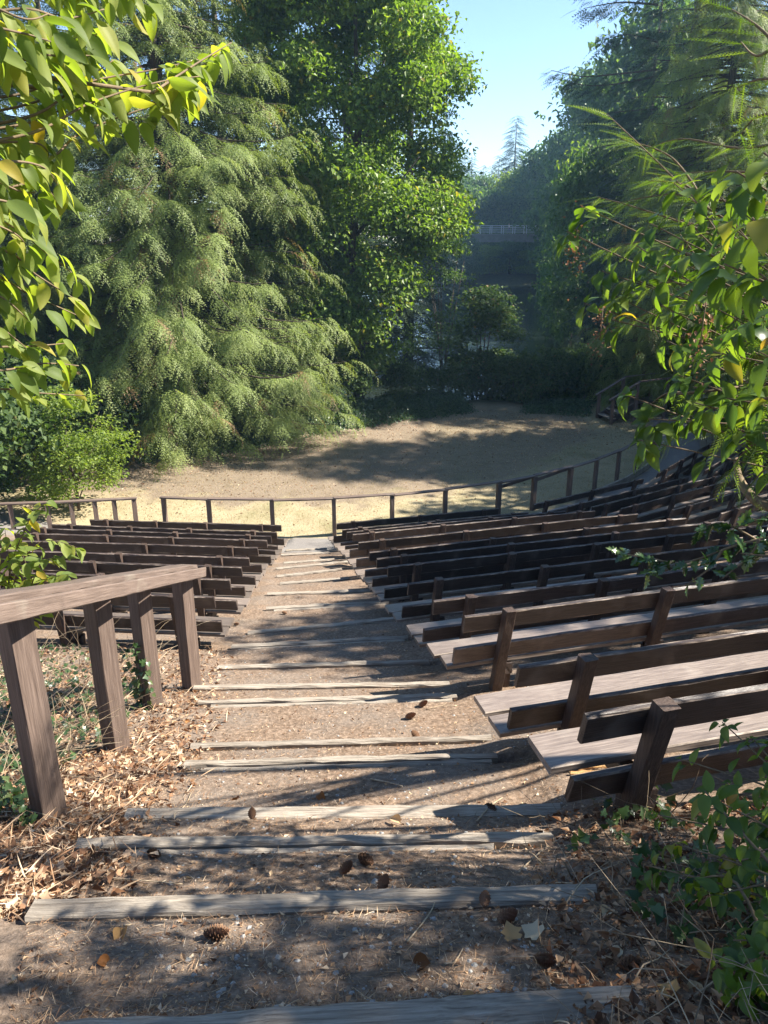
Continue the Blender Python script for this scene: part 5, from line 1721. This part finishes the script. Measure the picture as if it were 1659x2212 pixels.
CONE = make_cone_mesh()
CONES = [(545, 1780, 'pine cone lying on the sunlit tread just beyond the split double timber'), (775, 1858, 'orange brown pine cone standing out in the sun at the edge of the big shadow'), (735, 1897, 'small pine cone beside an orange leaf at the shadow edge'),
         (205, 2040 - 60, 'pine cone near the left end of the second lowest timber'), (440, 2030, 'large dark pine cone in the big shadow on the lowest tread'), (820, 1955, 'pine cone half in shade below the second lowest timber'),
         (320, 1850, 'pair member pine cone lying in litter left of the split timber'), (232, 1852, 'pine cone beside the orange leaves on the left bank'), (1045, 1972, 'pine cone with a pale chewed end on the lowest tread'), (1075, 2000, 'round pine cone touching another at the right of the lowest tread'),
         (1048, 1757, 'pine cone on the broad pale timber beside the rotten wood'), (905, 1530, 'dark pine cone on the shaded tread near the sunlit bench end'), (875, 1557, 'pine cone lying crosswise on the tread left of the sunlit bench'), (1200, 2095, 'spiny dark pine cone near the right end of the lowest timber'),
         (1330, 2085 + 20, 'long grey pine cone in the shaded litter at lower right'), (905, 1610, 'small cone on the double timber step'), (620, 1328, 'tiny cone on the shaded tread below the grey boards'), (505, 1352, 'tiny dark cone near the lowest left bench end')]
for k, (px, py, lab) in enumerate(CONES):
    g = ground_at(px, py)
    s = rg.uniform(0.07, 0.10)
    o = link('pine_cone', CONE)
    tag(o, lab, 'pine cone', 'fallen pine cones')
    a = rg.uniform(0, 6.28)
    R = frames(np.array([[0.0, 0, 1]]), (1, 0, 0))[0]
    d = np.array([[math.cos(a), math.sin(a), rg.uniform(-.1, .25)]])
    Fm = frames(d, (0, 0, 1.0))[0]
    place(o, g + (0, 0, 0.026), np.stack([Fm[:, 1], Fm[:, 2], Fm[:, 0]], 1), s)

FALLEN = [(245, 1665, 'large tan leaf on the sunlit bank left of the broad timber'), (250, 1752, 'orange red leaf on the bank left of the broad timber'), (230, 1862, 'rust orange leaf standing up on the left bank'), (285, 1985, 'small red leaf near the left end of the lowest tread'), (38, 2122, 'orange leaf at the lower left corner'),
          (270, 2015, 'curled tan leaf on the lowest tread near the red one'), (518, 1728, 'pale yellow leaf beside the broad timber'), (690, 1722, 'yellow leaf beyond the broad pale timber'), (400, 1902, 'white curled leaf beyond the second lowest timber'), (1165, 2035, 'white lobed leaf in the shade of the lowest tread'),
          (1108, 2040, 'pale folded leaf left of the white lobed one'), (1350, 2030, 'tan leaf under the low shrub'), (1440, 2170, 'brown oak-like leaf at the lower right'), (1300, 1985, 'pale grey leaf by the right end of the second lowest timber'), (1345, 2060, 'small tan leaf on the shaded bank'),
          (355, 1668, 'tan leaf leaning on the litter right of the second rail post'), (180, 1640, 'tan leaf below the second rail post'), (400, 1560, 'rust leaf near the foot of the third rail post'), (1500, 2130, 'curled brown leaf among the shrub stems'), (865, 1785, 'yellow leaf on the sunlit tread above the split timber'), (1030, 2170, 'pale leaf resting against the lowest timber'), (930, 2090, 'tan leaf in the shade near the lowest timber'), (210, 2090, 'brown leaf in the lower left shade')]
for k, (px, py, lab) in enumerate(FALLEN):
    g = ground_at(px, py)
    o = link('fallen_leaf', DEAD_LEAF[2 if ('lobed' in lab or 'oak' in lab) else k % 2])
    tag(o, lab, 'fallen leaf', 'fallen leaves')
    place(o, g + (0, 0, 0.012), frames(flat_dirs(1, 0.25), np.array([[0, -.3, 1.0]]) + rg.normal(0, .35, (1, 3)))[0], rg.uniform(0.055, 0.095))

STICKS = [((150, 1893), (395, 1915), .004, 'thin dark twig lying across the left litter'), ((375, 1760), (415, 1715), .003, 'thin stalk leaning over the broad timber'), ((880, 2040), (945, 1955), .003, 'pale curved stick on the lowest tread'), ((1030, 1780), (1085, 1730), .006, 'pale splintered stick beside the rotten wood'),
          ((1165, 2130 - 40), (1270, 2165 - 30), .003, 'bent twig by the right end of the lowest timber'), ((800, 1688), (870, 1705), .006, 'dark stick on the tread above the broad timber'), ((630, 1668), (665, 1652), .004, 'reddish stick near the double timber'), ((975, 1855), (1000, 1890), .003, 'thin straw in the big shadow'), ((1120, 1890), (1240, 1800), .004, 'long twig trailing up the shaded bank'),
          ((1190, 1915), (1310, 1955), .004, 'twig lying over the right end of the second lowest timber'), ((960, 2090), (1000, 2060), .003, 'short pale twig in the lower shade'), ((920, 1535), (985, 1528), .004, 'forked stick on the shaded tread by the bench'), ((270, 2010), (345, 1960), .004, 'pale stick by the small red leaf')]
for k, (a, b, r0, lab) in enumerate(STICKS):
    p0, p1 = ground_at(*a), ground_at(*b)
    c = (p0 + p1) / 2
    c[2] = H(c[0], c[1])
    w = spline([p0 - c + (0, 0, r0 + .006), rg.normal(0, .015, 3) * (1, 1, 0) + (0, 0, r0 + .012), p1 - c + (0, 0, r0 + .008)], 8)
    o = link('stick', tube_mesh('stick', [tube(w, np.linspace(r0, r0 * .6, 8), 5)], M['stick']))
    o.location = tuple(c)
    tag(o, lab, 'stick', 'fallen sticks')

# rotten wood by the nearest bench
for k, (px, py, L, lab) in enumerate(((1110, 1765, .2, 'chunk of crumbling orange wood beside the split timber'), (1275, 1668, .26, 'rotten splintered board end under the nearest bench'))):
    g = ground_at(px, py)
    t = thing('rotten_wood', lab, 'wood', g + (0, 0, .02), 0.1)
    for q in range(6):
        board('splinter', t, L * rg.uniform(.6, 1.1), 0.022, 0.016, (rg.uniform(-.03, .03), q * 0.017 - .05, rg.uniform(0, .03)), M['rot'], (rg.uniform(-.3, .3), rg.uniform(-.15, .15), rg.uniform(-.12, .12)), seed=300 + q + k * 9, rough=0.003, seg=6, cham=0.004)

# pebbles in the worn middle of the steps
ico_v = np.array([(0, 0, .6), (1, 0, .1), (.3, .9, 0), (-.8, .6, .1), (-.8, -.6, 0), (.3, -.9, .1), (0, 0, -.5)], float)
ico_f = np.array([(0, 1, 2), (0, 2, 3), (0, 3, 4), (0, 4, 5), (0, 5, 1), (6, 2, 1), (6, 3, 2), (6, 4, 3), (6, 5, 4), (6, 1, 5)])
n = 2600
p = spread_on(n, lambda n: in_view(n, 350, 1250, 0.95, 10), 0.0)
v, f, t = scatter(ico_v, ico_f, p, frames(flat_dirs(n), np.array([0, 0, 1.0]) + rg.normal(0, .2, (n, 3))), 0.003 + 0.012 * rg.random(n) ** 4)
tag(link('gravel', mesh_np('gravel', v, f, M['pebble'])), 'small grey gravel in the worn middle of the steps', 'gravel', kind='stuff')

# dry grass of the lawn
n = 110000
rr_ = 15.0 * rg.random(n) ** 0.36
aa = rg.uniform(-1.75, 1.75, n)
q = np.column_stack([CEN[0] + rr_ * np.sin(aa), CEN[1] - rr_ * np.cos(aa)])
keep = (q[:, 1] < np.interp(q[:, 0], EDGE[:, 0], EDGE[:, 1]) + 0.3) & ((rr_ > 8 + 2.5 * wobble(q[:, 0], q[:, 1], .8, 9)) | (q[:, 0] > 2))
q = q[keep]
n = len(q)
p = np.column_stack([q, height(q[:, 0], q[:, 1]) - 0.005])
d = rg.normal(0, .55, (n, 3)) + (0, 0, 0.55)
v, f, t = scatter(np.array([(0, -.09, 0), (0, .09, 0), (1, 0, 0)], float), np.array([(0, 1, 2)]), p, frames(d, rg.normal(0, 1, (n, 3))), 0.02 + 0.075 * rg.random(n) ** 2, np.clip(rg.normal(.45, .22, n) + np.where(q[:, 0] > 2, 0.25, 0), 0, 1))
tag(link('dry_grass', mesh_np('dry_grass', v, f, M['dry_grass'], t)), 'short dry straw coloured grass of the lawn', 'grass', kind='stuff')


# the long dark boughs of the ragged fir, reaching left into the open sky
rg = np.random.default_rng(301)
inv = 1.0 / 0.95
stubs = []
for pl, y0, y1 in (([(1420, 150), (1330, 160), (1260, 165), (1190, 152)], 50, 48.5), ([(1420, 165), (1340, 180), (1280, 185), (1225, 178)], 50, 48.8), ([(1420, 10), (1340, 5), (1262, 18)], 50, 48.6), ([(1420, -20), (1330, -40), (1255, -30)], 50, 48.5),
                   ([(1420, 90), (1360, 75), (1305, 85)], 50, 49), ([(1420, 235), (1350, 240), (1275, 250)], 50, 49), ([(1420, 300), (1340, 310), (1290, 318)], 50, 49)):
    w = spline([at(x, y, y0 + (y1 - y0) * k / (len(pl) - 1)) for k, (x, y) in enumerate(pl)], 20)
    stubs.append((w - fir_loc))
pos, dr, up, wd = [], [], [], []
for w in stubs:
    m = 170
    ps = spline(w, m)
    tg = unit(np.gradient(ps, axis=0))
    lat = unit(np.cross(tg, (0, 0, 1)))
    sd = rg.choice([-1.0, 1.0], m)[:, None]
    pos.append(ps + rg.normal(0, .16, ps.shape) - np.array([0, 0, .5]) * rg.random((m, 1)) ** 2)
    dr.append(tg * .7 + lat * sd * rg.uniform(.1, .8, (m, 1)) - np.array([0, 0, .45]) * rg.random((m, 1)))
    up.append(np.array([0, 0, 1.0]) + rg.normal(0, .4, ps.shape))
    wd.append(tube(w, np.linspace(.07, .012, 20), 5))
pos, dr, up = map(np.concatenate, (pos, dr, up))
M4 = np.array(Matrix.Rotation(-1400 * 0.7, 3, 'Z'))
v, f, t = scatter(*FROND_S, pos, frames(dr, up), rg.uniform(.45, 1.0, len(pos)), rg.random(len(pos)))
link('bough_needles', mesh_np('bough_needles', (v * inv) @ M4.T, f, M['fir'], t), FIR_LONG)
v, f, t = join(wd)
link('bough', mesh_np('bough', (v * inv) @ M4.T, f, M['bark'], t, True), FIR_LONG)


# leaves and crumbs blown over the lawn, thickest along its back edge
rg = np.random.default_rng(311)


def lawn_spots(n):
    r_ = 14.8 * np.sqrt(rg.random(n * 3))
    a_ = rg.uniform(-1.9, 1.9, n * 3)
    q_ = np.column_stack([CEN[0] + r_ * np.sin(a_), CEN[1] - r_ * np.cos(a_)])
    e_ = np.interp(q_[:, 0], EDGE[:, 0], EDGE[:, 1]) - q_[:, 1]
    k_ = (e_ > -.3) & (rg.random(n * 3) < np.clip(1.1 - e_ / 9, 0.12, 1))
    return q_[k_][:n]


litter('lawn_leaf_litter', 'brown fallen leaves scattered over the lawn and along its back edge', 7000, counted(lawn_spots), LEAFBIT, 0.02, 0.085, M['bank_litter'], lambda n: rg.random(n), 0.3, 0.5, 0.012, 1.8)
